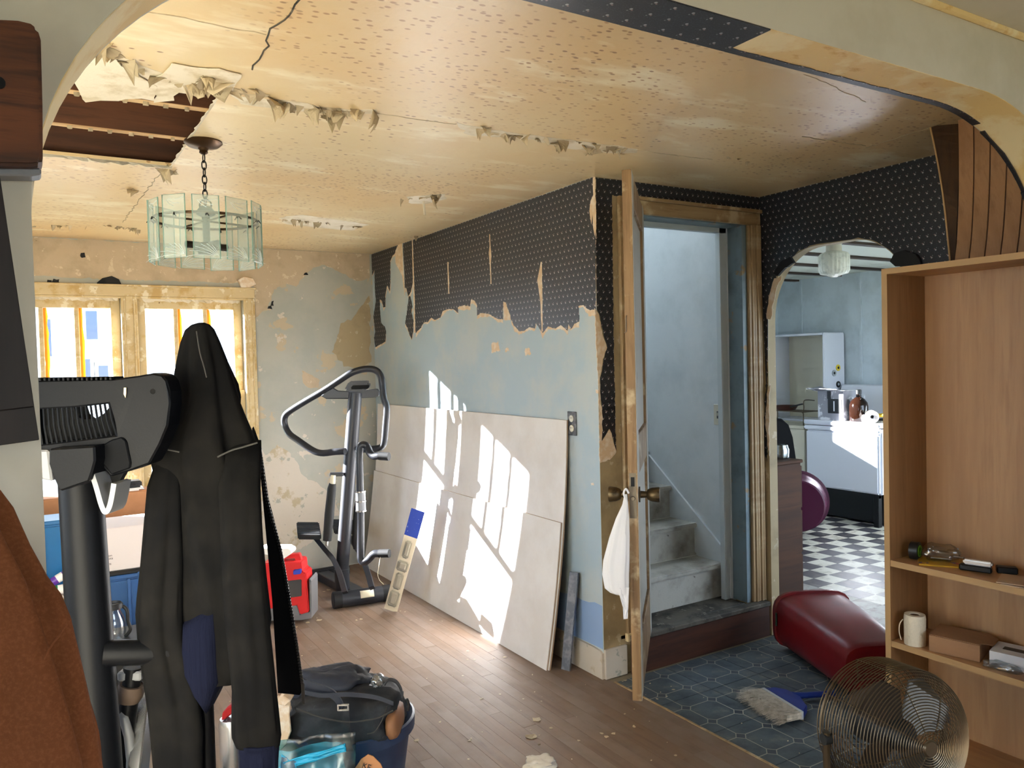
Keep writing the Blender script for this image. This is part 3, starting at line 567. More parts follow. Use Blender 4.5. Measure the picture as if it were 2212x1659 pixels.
# ---------------------------------------------------------------- windows of the far room
M('siding', (232, 234, 236), 0.6); M('far_pane', (70, 84, 110), 0.15); M('sealant', (226, 170, 70), 0.6, thin=0.6)
cs = thing('trim_2', (0.55, YB, WZ0)); struct(cs, 'old tan-painted wooden casing around the paired windows', 'trim')
xl, xr = wins[0][0]-0.075, wins[1][1]+0.075
G().box((xl, YB-0.024, WZ1), (xr, YB+0.0, 2.05)).build('head_casing', 'sash_paint', cs, bevel=0.003)
G().box((xl-0.01, YB-0.034, 2.045), (xr+0.01, YB, 2.058)).build('head_cap', 'sash_paint', cs, bevel=0.003)
G().box((xl, YB-0.018, WZ1-0.014), (xr, YB+0.02, WZ1)).build('head_bead', 'sash_paint', cs, bevel=0.003)
for a, b in ((xl, wins[0][0]), (wins[0][1], wins[1][0]), (wins[1][1], xr)):
    G().box((a, YB-0.022, WZ0-0.1), (b, YB, WZ1)).build('side_casing', 'sash_paint', cs, bevel=0.004)
    G().box((a+0.014, YB-0.028, WZ0), (a+0.026, YB-0.02, WZ1)).build('casing_bead', 'sash_paint', cs, bevel=0.003)
    G().box((b-0.026, YB-0.028, WZ0), (b-0.014, YB-0.02, WZ1)).build('casing_bead', 'sash_paint', cs, bevel=0.003)
G().box((xl-0.03, YB-0.06, WZ0-0.03), (xr+0.03, YB+0.05, WZ0)).build('sill', 'sash_paint', cs, bevel=0.005)
ribbon([(-0.1, YB-0.004, WZ1-0.012), (0.5, YB-0.004, WZ1-0.012)], (0.004, -0.004, -0.02), 'peeling_paint', 'ceiling_raw', cs, 5, 0.008)
ribbon([(0.64, YB-0.004, WZ1-0.016), (1.26, YB-0.004, WZ1-0.016)], (0.004, -0.004, -0.02), 'peeling_paint', 'ceiling_raw', cs, 6, 0.008)
MR = 1.325
for wi, (a, b) in enumerate(wins):
    wn = thing('window_%d' % (wi+1), ((a+b)/2, YB+0.07, WZ0)); struct(wn, ('left' if wi == 0 else 'right') + ' of the two bright multi-pane sash windows', 'window')
    for nm, z0, z1, y, cols in (('upper_sash', MR-0.02, WZ1, YB+0.085, 3), ('lower_sash', WZ0, MR+0.02, YB+0.05, 1)):
        sw = 0.055; rt = 0.075 if cols == 3 else 0.04; rbm = 0.04 if cols == 3 else 0.07; t = 0.017
        s_ = G().box((a, y-t, z0), (a+sw, y+t, z1)).box((b-sw, y-t, z0), (b, y+t, z1)).box((a+sw, y-t, z1-rt), (b-sw, y+t, z1)).box((a+sw, y-t, z0), (b-sw, y+t, z0+rbm)).build(nm, 'sash_paint', wn, bevel=0.003)
        iw = (b-a-2*sw)/cols
        for c in range(cols):
            pa, pb = a+sw+iw*c, a+sw+iw*(c+1)
            G().box((pa, y-0.002, z0+rbm), (pb, y+0.002, z1-rt)).build('pane', 'pane_glass', s_)
            if c: 
                G().box((pa-0.014, y-t, z0+rbm), (pa+0.014, y+t, z1-rt)).build('muntin', 'sash_paint', s_, bevel=0.004)
                G().prism(ragged([(pa+0.012, z0+rbm), (pa+0.036, z0+rbm), (pa+0.04, (z0+z1)/2), (pa+0.034, z1-rt), (pa+0.012, z1-rt)], 0.05, 0.004, c+5*wi), fY(y), -0.006, -0.003).build('sealant_strip', 'sealant', s_)
# ---------------------------------------------------------------- outside
M('outdoor_ground', (96, 100, 84), 0.9, layers=[((120, 116, 96), 0.8, 0.4, 0.6)])
struct(G().box((-40, -40, -0.75), (40, 60, -0.7)).build('ground', 'outdoor_ground', world=True), 'flat yard ground outside the house', 'ground')
nh = thing('neighbour_house', (3, 14, -0.7), 'white neighbouring house glimpsed overexposed through the windows', 'house')
G().box((-2.2, 14, -0.7), (9, 19, 5.2)).build('wall', 'siding', nh, world=True)
G().prism([(-2.6, 5.2), (9.4, 5.2), (3.4, 8.0)], fY(13.7), 0, 5.6).build('roof', 'stair_dark', nh, world=True)
for (px0, py0, px1, py1) in ((183, 672, 210, 732), (183, 776, 196, 818), (212, 792, 232, 822), (326, 774, 350, 812), (98, 700, 118, 760)):
    pass
for a, b in zip([(0.759,2.445),(0.72,1.696),(0.908,1.59),(1.671,1.692),(0.207,2.312)], [(0.916,2.004),(0.797,1.361),(1.043,1.353),(1.834,1.402),(0.285,1.747)]):
    f_ = G().box((a[0]-0.06, 13.95, b[1]-0.06), (b[0]+0.06, 14, a[1]+0.06)).build('window_frame', 'siding', nh); G().box((a[0], 13.94, b[1]), (b[0], 13.96, a[1])).build('pane', 'far_pane', f_)

# ---------------------------------------------------------------- stairwell and stairs
SX0, SX1 = XW+0.1, 3.2
sh = G().box((SX1, YD+0.095, 0), (XK+0.06, YB+0.16, 4.6)).box((XW, YD+0.095, CZ), (SX0, YB, 4.6)).box((XW, YD, CZ+0.013), (XK+0.12, YD+0.095, 4.6)).box((XW, YD, 4.6), (XK+0.12, 4.2, 4.7)).box((XW, 5.4, 4.6), (XK+0.12, YB+0.16, 4.7))  # gap left in the shaft roof, added to brighten the steps
sh.box((XW+0.1, YB, 0), (XK, YB+0.16, 2.9)).box((XW, YB, 4.2), (XK, YB+0.16, 4.6)).box((XW, YB, 2.9), (2.5, YB+0.16, 4.2)).box((3.1, YB, 2.9), (XK, YB+0.16, 4.2))  # high opening in the end wall, added to light the stairwell
struct(sh.build('wall_stairwell', 'stairwell_paint', world=True), 'pale blue-white painted stairwell walls rising above the steps', 'wall')
portal((2.8, YB+0.17, 3.55), (0.6, 1.3), (0, -1, 0)); portal((2.8, 4.8, 4.71), (1.0, 1.2), (0, 0, -1))
st = thing('staircase', (2.77, 2.9, 0)); struct(st, 'steep enclosed staircase of worn grey-white painted steps', 'staircase')
RI, RU, Y1 = 0.1865, 0.2, 2.868
for k in range(1, 12):
    z = RI*k; yn = Y1+RU*(k-1)
    x0_, x1_ = (SX0, SX1) if k > 1 else (2.385, 3.325)
    if k == 1:
        G().box((2.385, yn+0.012, 0), (3.325, yn+0.03, z-0.024)).build('riser', 'riser_brown', st)
        G().box((2.385, yn, z-0.024), (3.325, YD-0.001, z)).box((SX0+0.001, YD, z-0.024), (SX1-.001, yn+RU+0.03, z)).build('tread', 'stair_dark', st, bevel=0.004)
    else:
        G().box((SX0, yn+0.022, z-RI), (SX1, yn+0.04, z-0.026)).build('riser', 'stair_paint', st)
        G().box((SX0, yn, z-0.026), (SX1, yn+RU+0.024, z)).build('tread', 'stair_paint', st, bevel=0.006, seg=2)
sk = [(2.99, 0.19), (3.02, 0.415), (5.2, 0.415+2.18*RI/RU*0.84), (5.2, 0.2+2.18*RI/RU*0.84)]
sk = [(3.02, 0.19), (3.02, 0.41), (3.707, 0.94), (4.9, 0.94+1.193*0.93), (4.9, 1.6)]
G().prism(sk, fX(SX1), -0.012, 0.0).build('skirt_board', 'stairwell_paint', st)
lsw = thing('light_switch', (SX1-0.004, 3.098, 1.125), 'old ivory toggle light switch on the stairwell wall', 'light switch')
M('ivory', (214, 208, 190), 0.4); M('metal_dull', (130, 120, 104), 0.35, 0.9); M('plate_dark', (70, 72, 76), 0.5, layers=[((120, 120, 122), 40, 0.5, 0.6)])
G().box((SX1-0.006, 3.064, 1.125), (SX1-0.0005, 3.132, 1.237)).build('cover_plate', 'ivory', lsw, bevel=0.002)
G().box((SX1-0.009, 3.088, 1.160), (SX1-0.005, 3.106, 1.200)).build('switch_surround', 'plate_dark', lsw)
G().box((SX1-0.022, 3.094, 1.176), (SX1-0.006, 3.102, 1.192)).build('toggle', 'ivory', lsw, bevel=0.001)

# ---------------------------------------------------------------- stair door: casing, jamb, open leaf
dc = thing('trim_3', (2.85, YD, 0.187)); struct(dc, 'stripped wooden casing around the stair doorway', 'trim')
G().box((2.375, YD-0.022, 0.17), (2.475, YD-0.0035, 2.262)).build('side_casing', 'trim_wood', dc, bevel=0.003)
G().box((2.37, YD-0.026, 0.155), (2.48, YD-0.0035, 0.195)).build('plinth_block', 'sash_paint', dc, bevel=0.003)
for i in range(5):
    G().box((3.238+i*0.018, YD-0.02-0.004*(i % 2)-0.002*i, 0.188), (3.2555+i*0.018, YD-0.0035, 2.185)).build('side_casing_flute', 'trim_wood', dc, bevel=0.003)
G().box((2.475, YD-0.022, 2.185), (3.33, YD-0.0035, 2.25)).build('head_casing', 'trim_wood_x', dc, bevel=0.003)
G().box((2.475, YD-0.03, 2.25), (3.338, YD-0.0035, 2.268)).build('head_cap', 'trim_wood_x', dc, bevel=0.003)
M('jamb_blue', (120, 138, 146), 0.5, layers=[((150, 126, 90), 9, 0.6, 0.66), ((86, 100, 108), 5, 0.5, 0.7)])
G().box((2.476, YD-0.003, 0.188), (2.50, YD+0.1, 2.18)).build('jamb', 'jamb_blue', dc); G().box((3.205, YD-0.003, 0.188), (3.237, YD+0.1, 2.18)).build('jamb', 'jamb_blue', dc)
G().box((2.476, YD-0.003, 2.18), (3.237, YD+0.1, 2.199)).build('head_jamb', 'jamb_blue', dc)
M('stop_white', (196, 204, 206), 0.5)
G().box((3.150, YD+0.1, 0.188), (3.199, YD+0.13, 2.18)).build('inner_trim', 'stop_white', dc); G().box((2.5, YD+0.1, 2.155), (3.199, YD+0.13, 2.18)).build('inner_trim', 'stop_white', dc)
# leaf
HG = V((2.484, 2.888, 0)); FE = V((1.912, 2.292, 0)); dv = (FE-HG); DW = dv.length; dv.normalize(); dn = V((-dv.y, dv.x, 0))  # dn points to the left/back side
if dn.dot(V((-1, 1, 0))) < 0: dn = -dn
dr = thing('door_1', (HG.x, HG.y, 0.2)); struct(dr, 'stripped wooden panel door standing open edge-on before the stairs', 'door')
M('door_grey', (176, 172, 162), 0.5, layers=[((150, 130, 104), 7, 0.6, 0.66)])
wood('door_edge', (158, 126, 88), (112, 84, 56), 'z', 0.55, 10, c3=(196, 176, 140))
zt, zb, tk = 2.2, 0.205, 0.0175
def dbox(u0, u1, z0, z1, t0, t1, nm, mt, bv=0.002):
    c = HG+dv*(u0+u1)/2+dn*(t0+t1)/2; c = V((c.x, c.y, (z0+z1)/2))
    return G().obox(c, dv*(u1-u0)/2, dn*(t1-t0)/2, V((0, 0, (z1-z0)/2))).build(nm, mt, dr, bevel=bv)
dbox(DW-0.11, DW, zb, zt, -tk, tk, 'stile', 'door_edge'); dbox(0, 0.11, zb, zt, -tk, tk, 'stile', 'door_edge')
for a, b in ((zb, zb+0.22), (1.05, 1.2), (zt-0.12, zt)): dbox(0.11, DW-0.11, a, b, -tk, tk, 'rail', 'door_edge')
for a, b in ((zb+0.22, 1.05), (1.2, zt-0.12)): dbox(0.11, DW-0.11, a, b, -0.006, 0.006, 'panel', 'door_grey')
# painted inner face
dbox(DW-0.108, DW-0.002, zb, zt, -tk-0.0012, -tk, 'painted_face', 'door_grey', 0); dbox(0, 0.11, zb, zt, -tk-0.0012, -tk, 'painted_face', 'door_grey', 0)
for z in (0.45, 1.9): dbox(-0.012, 0.004, z-0.05, z+0.05, -0.012, 0.012, 'hinge', 'metal_dull', 0)
lk = dbox(DW, DW+0.0015, 0.90, 1.07, -0.013, 0.013, 'latch_plate', 'metal_dull', 0)
def dpt(u, t, z): q = HG+dv*u+dn*t; return V((q.x, q.y, z))
G().cyl(dpt(DW+0.001, 0, 0.975), dpt(DW+0.009, 0, 0.975), 0.009, 0.007, 12).build('latch_bolt', 'metal_dull', lk, smooth=True)
dbox(DW+0.001, DW+0.002, 1.02, 1.055, -0.007, 0.007, 'latch_slot', 'dark', 0)
M('brass_old', (92, 78, 56), 0.42, 0.8, layers=[((52, 44, 34), 30, 0.5, 0.65)])
for s_ in (-1, 1):
    a = dpt(DW-0.06, s_*tk, 0.98); ax = dn*s_
    kb = G().lathe([(0.03, 0), (0.03, 0.006), (0.014, 0.008), (0.012, 0.03), (0.02, 0.034), (0.027, 0.05), (0.03, 0.075), (0.028, 0.079), (0.0, 0.079)], a, ax, 20).build('knob', 'brass_old', dr, smooth=True)
hk = dpt(DW-0.002, tk+0.002, 1.62)
G().tube([dpt(DW+0.001, 0.01, 1.66), dpt(DW+0.006, 0.012, 1.655), dpt(DW+0.006, 0.012, 1.60), dpt(DW+0.004, 0.02, 1.595)], 0.0018, 6).build('hook', 'metal_dull', dr)

# ---------------------------------------------------------------- kitchen shell
KC = 2.265
kw = G().box((6.78, 1.3, 0), (6.9, YB+0.1, KC)); kw = struct(kw.build('wall_kitchen_far', 'kitchen_blue', world=True), 'pale blue panelled wall behind the stove', 'wall')
for y in (3.9, 4.15, 4.42, 4.72, 5.4): G().box((6.772, y-0.012, 0), (6.78, y+0.012, KC)).build('batten_strip', 'kitchen_blue', kw)
kb_ = G().box((XK+0.06, YB, 0), (3.65, YB+0.16, KC)).box((3.65, YB, 0), (4.95, YB+0.16, 1.2)).box((3.65, YB, 2.08), (4.95, YB+0.16, KC)).box((4.95, YB, 0), (6.9, YB+0.16, KC))
struct(kb_.build('wall_kitchen_back', 'kitchen_blue', world=True), 'kitchen outer wall with a small sunlit window opening', 'wall')  # window placed by the sun on the stove, widened for more bounce light
portal((5.2, 1.19, 1.4), (2.8, 1.5), (0, 1, 0))
struct(G().box((XK+0.05, 1.2, 0), (3.8, 1.3, KC)).box((6.6, 1.2, 0), (6.9, 1.3, KC)).box((3.8, 1.2, 0), (6.6, 1.3, 0.65)).box((3.8, 1.2, 2.15), (6.6, 1.3, KC)).build('wall_kitchen_side', 'kitchen_blue', world=True), 'kitchen side wall hidden behind the bookcase', 'wall')  # large unseen opening added to raise the kitchen's daylight
kc = struct(G().box((XK+0.05, 1.2, KC), (6.9, YB+0.16, KC+0.05)).build('ceiling_kitchen', 'kitchen_panel', world=True), 'kitchen ceiling of pale panels between dark battens', 'ceiling')
for i in range(7):
    y = 2.45+i*0.5
    G().box((XK+0.062, y-0.03, KC-0.018), (6.78, y+0.03, KC-0.0005)).build('batten', 'batten', kc)
kx = G().box((3.65, YB+0.06, 1.2), (4.95, YB+0.1, 1.24)).box((3.65, YB+0.06, 2.04), (4.95, YB+0.1, 2.08)).box((3.65, YB+0.06, 1.24), (3.69, YB+0.1, 2.04)).box((4.91, YB+0.06, 1.24), (4.95, YB+0.1, 2.04)).build('window_3', 'sash_paint', world=True)
struct(kx, 'small kitchen window frame out of view', 'window')
G().box((3.69, YB+0.078, 1.24), (4.91, YB+0.082, 2.04)).build('pane', 'pane_glass', kx, world=True)

# ================================================================ OBJECTS
def strap(path, wv, t, k=1):
    """flat band along a path: wv = half-width vector, t = thickness"""
    P = [V(p) for p in path]; wv = V(wv); rings = []
    for i, p in enumerate(P):
        a, b = P[max(0, i-1)], P[min(len(P)-1, i+1)]; tn = (b-a).normalized(); nn = tn.cross(wv.normalized()).normalized()*t/2
        rings.append([p-wv-nn, p+wv-nn, p+wv+nn, p-wv+nn])
    return G().loft(rings)
def tuck(rows, k=2, a=0.07):
    return [tuple(V(r[:3])+FD*a*(1-i/k))+(r[3]*(0.72+0.28*i/k),) if i < k else r for i, r in enumerate(rows)]
def drape(rows, kf=0.5, folds=5, amp=0.06, seed=1, n=72, phase=0.0, shift=0.0, tw=0.0):
    """lofted cloth body from rows (x,y,z,half width): elliptical rings with vertical folds"""
    P = [V((*r[:3], r[3])) if False else r for r in rows]; ks = []
    pts = [V(r[:3]) for r in rows]; hw = [r[3] for r in rows]; out = []
    m = len(rows)
    for i in range(m-1):
        for j in range(4):
            t = j/4; t2 = t*t*(3-2*t); out.append((pts[i].lerp(pts[i+1], t), hw[i]+(hw[i+1]-hw[i])*t))
    out.append((pts[-1], hw[-1])); rings = []
    for i, (p, h) in enumerate(out):
        f = i/(len(out)-1); A = amp*min(1, 3*f); rg = []
        for s in range(n):
            th = 2*math.pi*s/n; w_ = 1-A+A*math.sin(folds*th+phase+tw*f)+A*0.45*math.sin((2*folds+1)*th+2.1*phase+seed+1.5*tw*f)
            nz = noise.noise(V((math.cos(th)*1.3+seed*3.1, math.sin(th)*1.3, f*5)))*0.22*min(1, 3*f)
            # keep the silhouette (th=0,pi) near the given half width
            ed = abs(math.cos(th))**6; ww = w_*(1-ed)+1.0*ed+nz*(1-ed*0.7)
            rg.append(p+RD*(h*math.cos(th)*(ww if ed < .5 else 1.0))+FD*(kf*h*math.sin(th)*ww+shift*h*math.cos(th)))
        rings.append(rg)
    return G().loft(rings)
M('cloth_black', (15, 15, 16), 0.95, layers=[((24, 23, 22), 9, 0.4, 0.65), ((12, 12, 13), 3, 0.5, 0.7)], bump=0.6, bs=11, bstretch=(1, 1, 0.35), spec=0.06)
M('cloth_lining', (9, 9, 10), 0.95, spec=0.1); M('cloth_navy', (13, 16, 32), 0.95, bump=0.5, bs=120, bstretch=(1, 1, 0.02), spec=0.1)
M('cloth_edge', (56, 54, 52), 0.9)
hd = thing('hooded_jacket', (0.42, 2.1, 0.40), 'black hooded zip jacket with navy cuffs hanging over the exercise machine', 'jacket')
body = drape([(0.373,2.119,1.617,0.008),(0.371,2.119,1.612,0.023),(0.369,2.121,1.599,0.037),(0.369,2.12,1.567,0.05),(0.371,2.117,1.52,0.064),(0.372,2.114,1.461,0.078),(0.371,2.113,1.414,0.091),(0.371,2.111,1.373,0.105),(0.371,2.11,1.332,0.121),(0.37,2.11,1.297,0.132),(0.37,2.108,1.262,0.135),(0.376,2.102,1.192,0.127),(0.383,2.095,1.086,0.119),(0.39,2.087,0.969,0.117),(0.4,2.077,0.863,0.113),(0.395,2.077,0.769,0.102),(0.386,2.081,0.711,0.082)], 0.50, 4, 0.11, 3, phase=0.6, tw=0.8)
body.build('body', 'cloth_black', hd, smooth=True, ang=80)
hb = drape([(0.428,2.152,1.519,0.013),(0.443,2.141,1.458,0.021),(0.447,2.137,1.422,0.021),(0.448,2.136,1.386,0.017),(0.457,2.129,1.337,0.018)], 0.7, 3, 0.04, 5); hb.build('hood_fold', 'cloth_black', hd, smooth=True, ang=80)
sl = drape(tuck([(0.28,2.118,1.313,0.033),(0.276,2.119,1.287,0.037),(0.272,2.12,1.212,0.041),(0.266,2.12,1.12,0.046),(0.26,2.12,1.017,0.052),(0.253,2.122,0.937,0.056),(0.25,2.123,0.897,0.057),(0.251,2.12,0.834,0.056),(0.26,2.111,0.753,0.059),(0.273,2.101,0.673,0.065),(0.277,2.096,0.592,0.064),(0.276,2.093,0.489,0.059),(0.274,2.091,0.397,0.055)]), 0.55, 3, 0.12, 8, phase=1.2, tw=1.4)
sl = sl.build('sleeve', 'cloth_black', hd, smooth=True, ang=80)
sr = drape(tuck([(0.425,1.995,1.316,0.049),(0.425,1.994,1.285,0.053),(0.425,1.991,1.212,0.051),(0.425,1.988,1.122,0.051),(0.426,1.984,0.997,0.052),(0.429,1.978,0.884,0.054),(0.434,1.972,0.793,0.054),(0.438,1.967,0.714,0.054),(0.438,1.964,0.635,0.059),(0.439,1.963,0.601,0.06),(0.441,1.961,0.576,0.053)]), 0.5, 3, 0.10, 12, phase=2.2, tw=0.9).build('sleeve', 'cloth_black', hd, smooth=True, ang=80)
drape([(0.442,1.96,0.583,0.051),(0.443,1.959,0.572,0.049),(0.442,1.959,0.545,0.047),(0.438,1.959,0.477,0.047),(0.435,1.959,0.432,0.046)], 0.5, 4, 0.02, 13).build('cuff', 'cloth_navy', sr, smooth=True, ang=80)
wbp = [V(p) for p in [(0.301,2.102,0.873),(0.337,2.081,0.895),(0.38,2.056,0.921),(0.38,2.053,0.827),(0.378,2.051,0.717),(0.36,2.06,0.677),(0.342,2.069,0.641),(0.319,2.085,0.679),(0.292,2.103,0.726),(0.296,2.103,0.806)]]
wbg = G(); nb_ = len(wbp); cc = sum(wbp, V())/nb_
rings = [[p+FD*0.05 for p in wbp], [p+FD*0.0 for p in wbp], [cc+(p-cc)*0.8-FD*0.022 for p in wbp], [cc+(p-cc)*0.4-FD*0.03 for p in wbp]]
wbg.loft(rings).build('waistband', 'cloth_navy', hd, smooth=True, ang=80)
flp = [V(p) for p in [(0.492,2.13,1.341),(0.508,2.119,1.283),(0.519,2.108,1.151),(0.544,2.088,1.017),(0.559,2.075,0.894),(0.572,2.062,0.76),(0.581,2.053,0.652),(0.574,2.057,0.636),(0.554,2.07,0.639),(0.525,2.087,0.643),(0.521,2.098,0.883),(0.513,2.109,1.066),(0.505,2.12,1.249),(0.491,2.13,1.298)]]
G().loft([[p for p in flp], [p+FD*0.012+V((0, 0, 0.004)) for p in flp]]).build('front_panel', 'cloth_lining', hd)
zp = crom([(0.508,2.117,1.283),(0.518,2.106,1.152),(0.544,2.086,1.017),(0.558,2.073,0.895),(0.572,2.06,0.761),(0.581,2.051,0.653)], 16)
zg = G()
for i, p in enumerate(zp):
    zg.obox(p, RD*0.0035, FD*0.002, UD*0.0022)
M('zip_metal', (60, 58, 56), 0.4, 0.7)
z_ = zg.build('zipper', 'zip_metal', hd)
G().obox(zp[-1]-UD*0.012, RD*0.004, FD*0.004, UD*0.028).build('zip_pull', 'zip_metal', hd, bevel=0.002)
for pa in ([(0.245,2.104,1.312),(0.267,2.091,1.308),(0.303,2.068,1.299)], [(0.377,1.994,1.287),(0.406,1.977,1.302),(0.435,1.959,1.311),(0.46,1.944,1.319)]):
    G().tube(crom([V(p) for p in pa], 5), 0.0022, 6).build('seam_piping', 'cloth_edge', hd, smooth=True)
G().tube(crom([(0.351,2.061,1.593),(0.356,2.056,1.542),(0.363,2.051,1.508),(0.368,2.047,1.479)], 5), 0.0016, 6).build('seam_piping', 'cloth_edge', hd, smooth=True)

# ---------------------------------------------------------------- exercise machine carrying the jacket
M('machine_dark', (10, 11, 14), 0.42, bump=0.03, bs=200, spec=0.12); M('machine_black', (9, 10, 13), 0.6, spec=0.08); M('machine_grey', (120, 122, 126), 0.4); M('aluminium', (200, 202, 206), 0.25, 0.9)
em = thing('exercise_machine', (0.1, 2.17, 0), 'dark elliptical exercise machine with ribbed console seen from behind', 'exercise machine')
ctop = V([(0.094,2.207,1.277)][0]); cbot = V([(0.106,2.151,0.538)][0]); cdir = (cbot-ctop).normalized(); cfoot = cbot+cdir*((cbot.z-0.06)/-cdir.z)
G().tube([ctop+V((0, 0, .05)), ctop, ctop.lerp(cfoot, .5), cfoot], [0.046, 0.049, 0.0525, 0.056], 28).build('column', 'machine_dark', em, smooth=True)
G().obox((cfoot.x, cfoot.y, 0.04), RD*0.22, FD*0.045, UD*0.04).build('front_foot', 'machine_dark', em, bevel=0.01, seg=2)
G().obox(V((cfoot.x, cfoot.y, 0.05))+FD*0.40-RD*0.10, (FD*0.40-RD*0.10), RD*0.04, UD*0.035).build('base_beam', 'machine_dark', em, bevel=0.008)
O = [(0.003,2.164,1.483),(0.169,2.062,1.482),(0.216,2.034,1.488),(0.244,2.017,1.493),(0.262,2.006,1.488),(0.271,2,1.475),(0.276,1.997,1.45),(0.276,1.995,1.421),(0.269,1.998,1.369),(0.252,2.007,1.326),(0.229,2.019,1.281),(0.189,2.043,1.265),(0.15,2.066,1.253),(0.136,2.076,1.273),(0.121,2.086,1.303),(-0.003,2.162,1.32),(-0.003,2.162,1.331),(0.165,2.061,1.35),(0.162,2.063,1.38),(0.153,2.07,1.424),(0.084,2.112,1.417),(0,2.163,1.414)]
O = [V(p) for p in O]
cs_ = G().loft([O, [p+FD*0.07 for p in O]]).build('console_shell', 'machine_dark', em, bevel=0.004)
Lb = [V(p) for p in [(-0.025,2.181,1.483),(0.003,2.164,1.483),(-0.003,2.162,1.32),(-0.031,2.179,1.323)]]
G().loft([Lb, [p+FD*0.07 for p in Lb]]).build('console_end', 'machine_dark', em, bevel=0.004)
a0, a1 = V([(0.004,2.166,1.415)][0]), V([(0.155,2.075,1.423)][0]); b0, b1 = V([(0.008,2.161,1.328)][0]), V([(0.167,2.065,1.35)][0])
for i in range(17):
    t = i/16; p, q = a0.lerp(a1, t), b0.lerp(b1, t)
    G().tube([p, p.lerp(q, .5)-FD*0.004, q], 0.0026, 6).build('grille_slat', 'machine_dark', em, smooth=True)
ib = [V(p) for p in [(0,2.221,1.412),(0.086,2.169,1.415),(0.091,2.166,1.395),(0.102,2.159,1.385),(0.128,2.143,1.386),(0.147,2.132,1.399),(0.158,2.125,1.413),(0.169,2.116,1.344),(-0.003,2.22,1.323)]]
G().loft([ib, [p+FD*0.06 for p in ib]]).build('console_inner', 'black_void', em)
tp0, tp1 = V([(0.014,2.18,1.485)][0]), V([(0.173,2.084,1.483)][0])
for i in range(18):
    p = tp0.lerp(tp1, i/17); G().obox(p, RD*0.0028, FD*0.03, UD*0.004).build('top_rib', 'machine_dark', em, bevel=0.001)
dcov = [V(p) for p in [(0.124,2.078,1.321),(0.155,2.061,1.34),(0.175,2.048,1.346),(0.184,2.043,1.337),(0.191,2.036,1.285),(0.189,2.037,1.272),(0.152,2.06,1.258),(0.134,2.071,1.287)]]
G().loft([dcov, [p+FD*0.02 for p in dcov]]).build('access_cover', 'machine_black', em, bevel=0.003)
G().prism(ragged([(0, 0), (0.004, 0.012), (0.003, 0.024), (-0.002, 0.025), (-0.003, 0.01)], .01, .001, 2), lambda u, v, d: V([(0.186,2.047,1.436)][0])+RD*u+UD*v+FD*d, -0.0006, 0.001).build('scuff', 'plaster_backing', em)
G().cyl(V([(0.242,2.014,1.45)][0]), V([(0.242,2.019,1.45)][0]), 0.006, None, 14).build('screw_recess', 'black_void', em)
br = [V(p) for p in [(0.029,2.084,1.327),(0.118,2.03,1.331),(0.118,2.029,1.297),(0.111,2.032,1.271),(0.104,2.036,1.25),(0.046,2.07,1.229),(0.038,2.076,1.252),(0.027,2.084,1.292)]]
G().loft([br, [p+FD*0.13 for p in br]]).build('console_bracket', 'machine_dark', em, bevel=0.004)
gw = [V(p) for p in [(-0.003,2.15,1.321),(0.028,2.131,1.32),(0.033,2.126,1.247),(-0.005,2.149,1.257)]]
G().loft([gw, [p+FD*0.05 for p in gw]]).build('console_wing', 'machine_grey', em, bevel=0.004)
cup = crom([(0.121,2.086,1.31),(0.128,2.08,1.273),(0.137,2.073,1.234),(0.145,2.067,1.195),(0.152,2.063,1.177),(0.16,2.058,1.186),(0.166,2.055,1.209),(0.172,2.053,1.242)], 5)
strap(cup, FD*0.035, 0.012).build('cup_holder', 'machine_grey', em, smooth=True, ang=50)
cin = [V(p) for p in [(0.128,2.111,1.305),(0.14,2.102,1.245),(0.149,2.095,1.206),(0.155,2.09,1.188),(0.163,2.086,1.203),(0.17,2.083,1.238),(0.18,2.077,1.258)]]
G().loft([cin, [p+FD*0.02 for p in cin]]).build('cup_liner', 'black_void', em)
pp0, pp1 = V([(0.128,2.147,0.816)][0]), V([(0.348,2.106,0.788)][0])
G().tube([pp0, pp1], 0.031, 20).build('cross_bar', 'machine_dark', em, smooth=True)
ht = V([(0.374,2.118,1.604)][0]); G().tube([pp1-V((0, 0, 0.75)), pp1, pp1.lerp(ht, .6), ht], [0.02, 0.02, 0.016, 0.016], 14).build('handlebar', 'machine_dark', em, smooth=True)
ps = [V(p) for p in [(0.197,2.22,0.744),(0.191,2.222,0.697),(0.176,2.228,0.603),(0.153,2.236,0.438)]]
G().tube(ps, [0.024, 0.022, 0.024, 0.027], 16).build('pedal_arm', 'machine_dark', em, smooth=True)
wr = [V(p) for p in [(0.192,2.221,0.699),(0.189,2.223,0.685),(0.185,2.225,0.671),(0.182,2.226,0.657)]]
G().tube(wr, [0.029, 0.034, 0.033, 0.028], 16).build('wrapped_tape', 'subfloor', em, smooth=True)
G().obox(V([(0.199,2.229,0.726)][0]), RD*0.03, FD*0.03, UD*0.012).build('pivot_cap', 'machine_grey', em, bevel=0.004)
G().beam(V([(0.241,2.307,0.669)][0]), V([(0.182,2.137,0.451)][0]), RD*0.016, FD*0.03).build('pedal_rail', 'aluminium', em, bevel=0.003)
G().tube([(0.16,2.215,0.63),(0.17,2.209,0.621),(0.179,2.202,0.577),(0.182,2.198,0.518),(0.175,2.199,0.424)], 0.012, 10).build('pedal_guard', 'machine_grey', em, smooth=True)

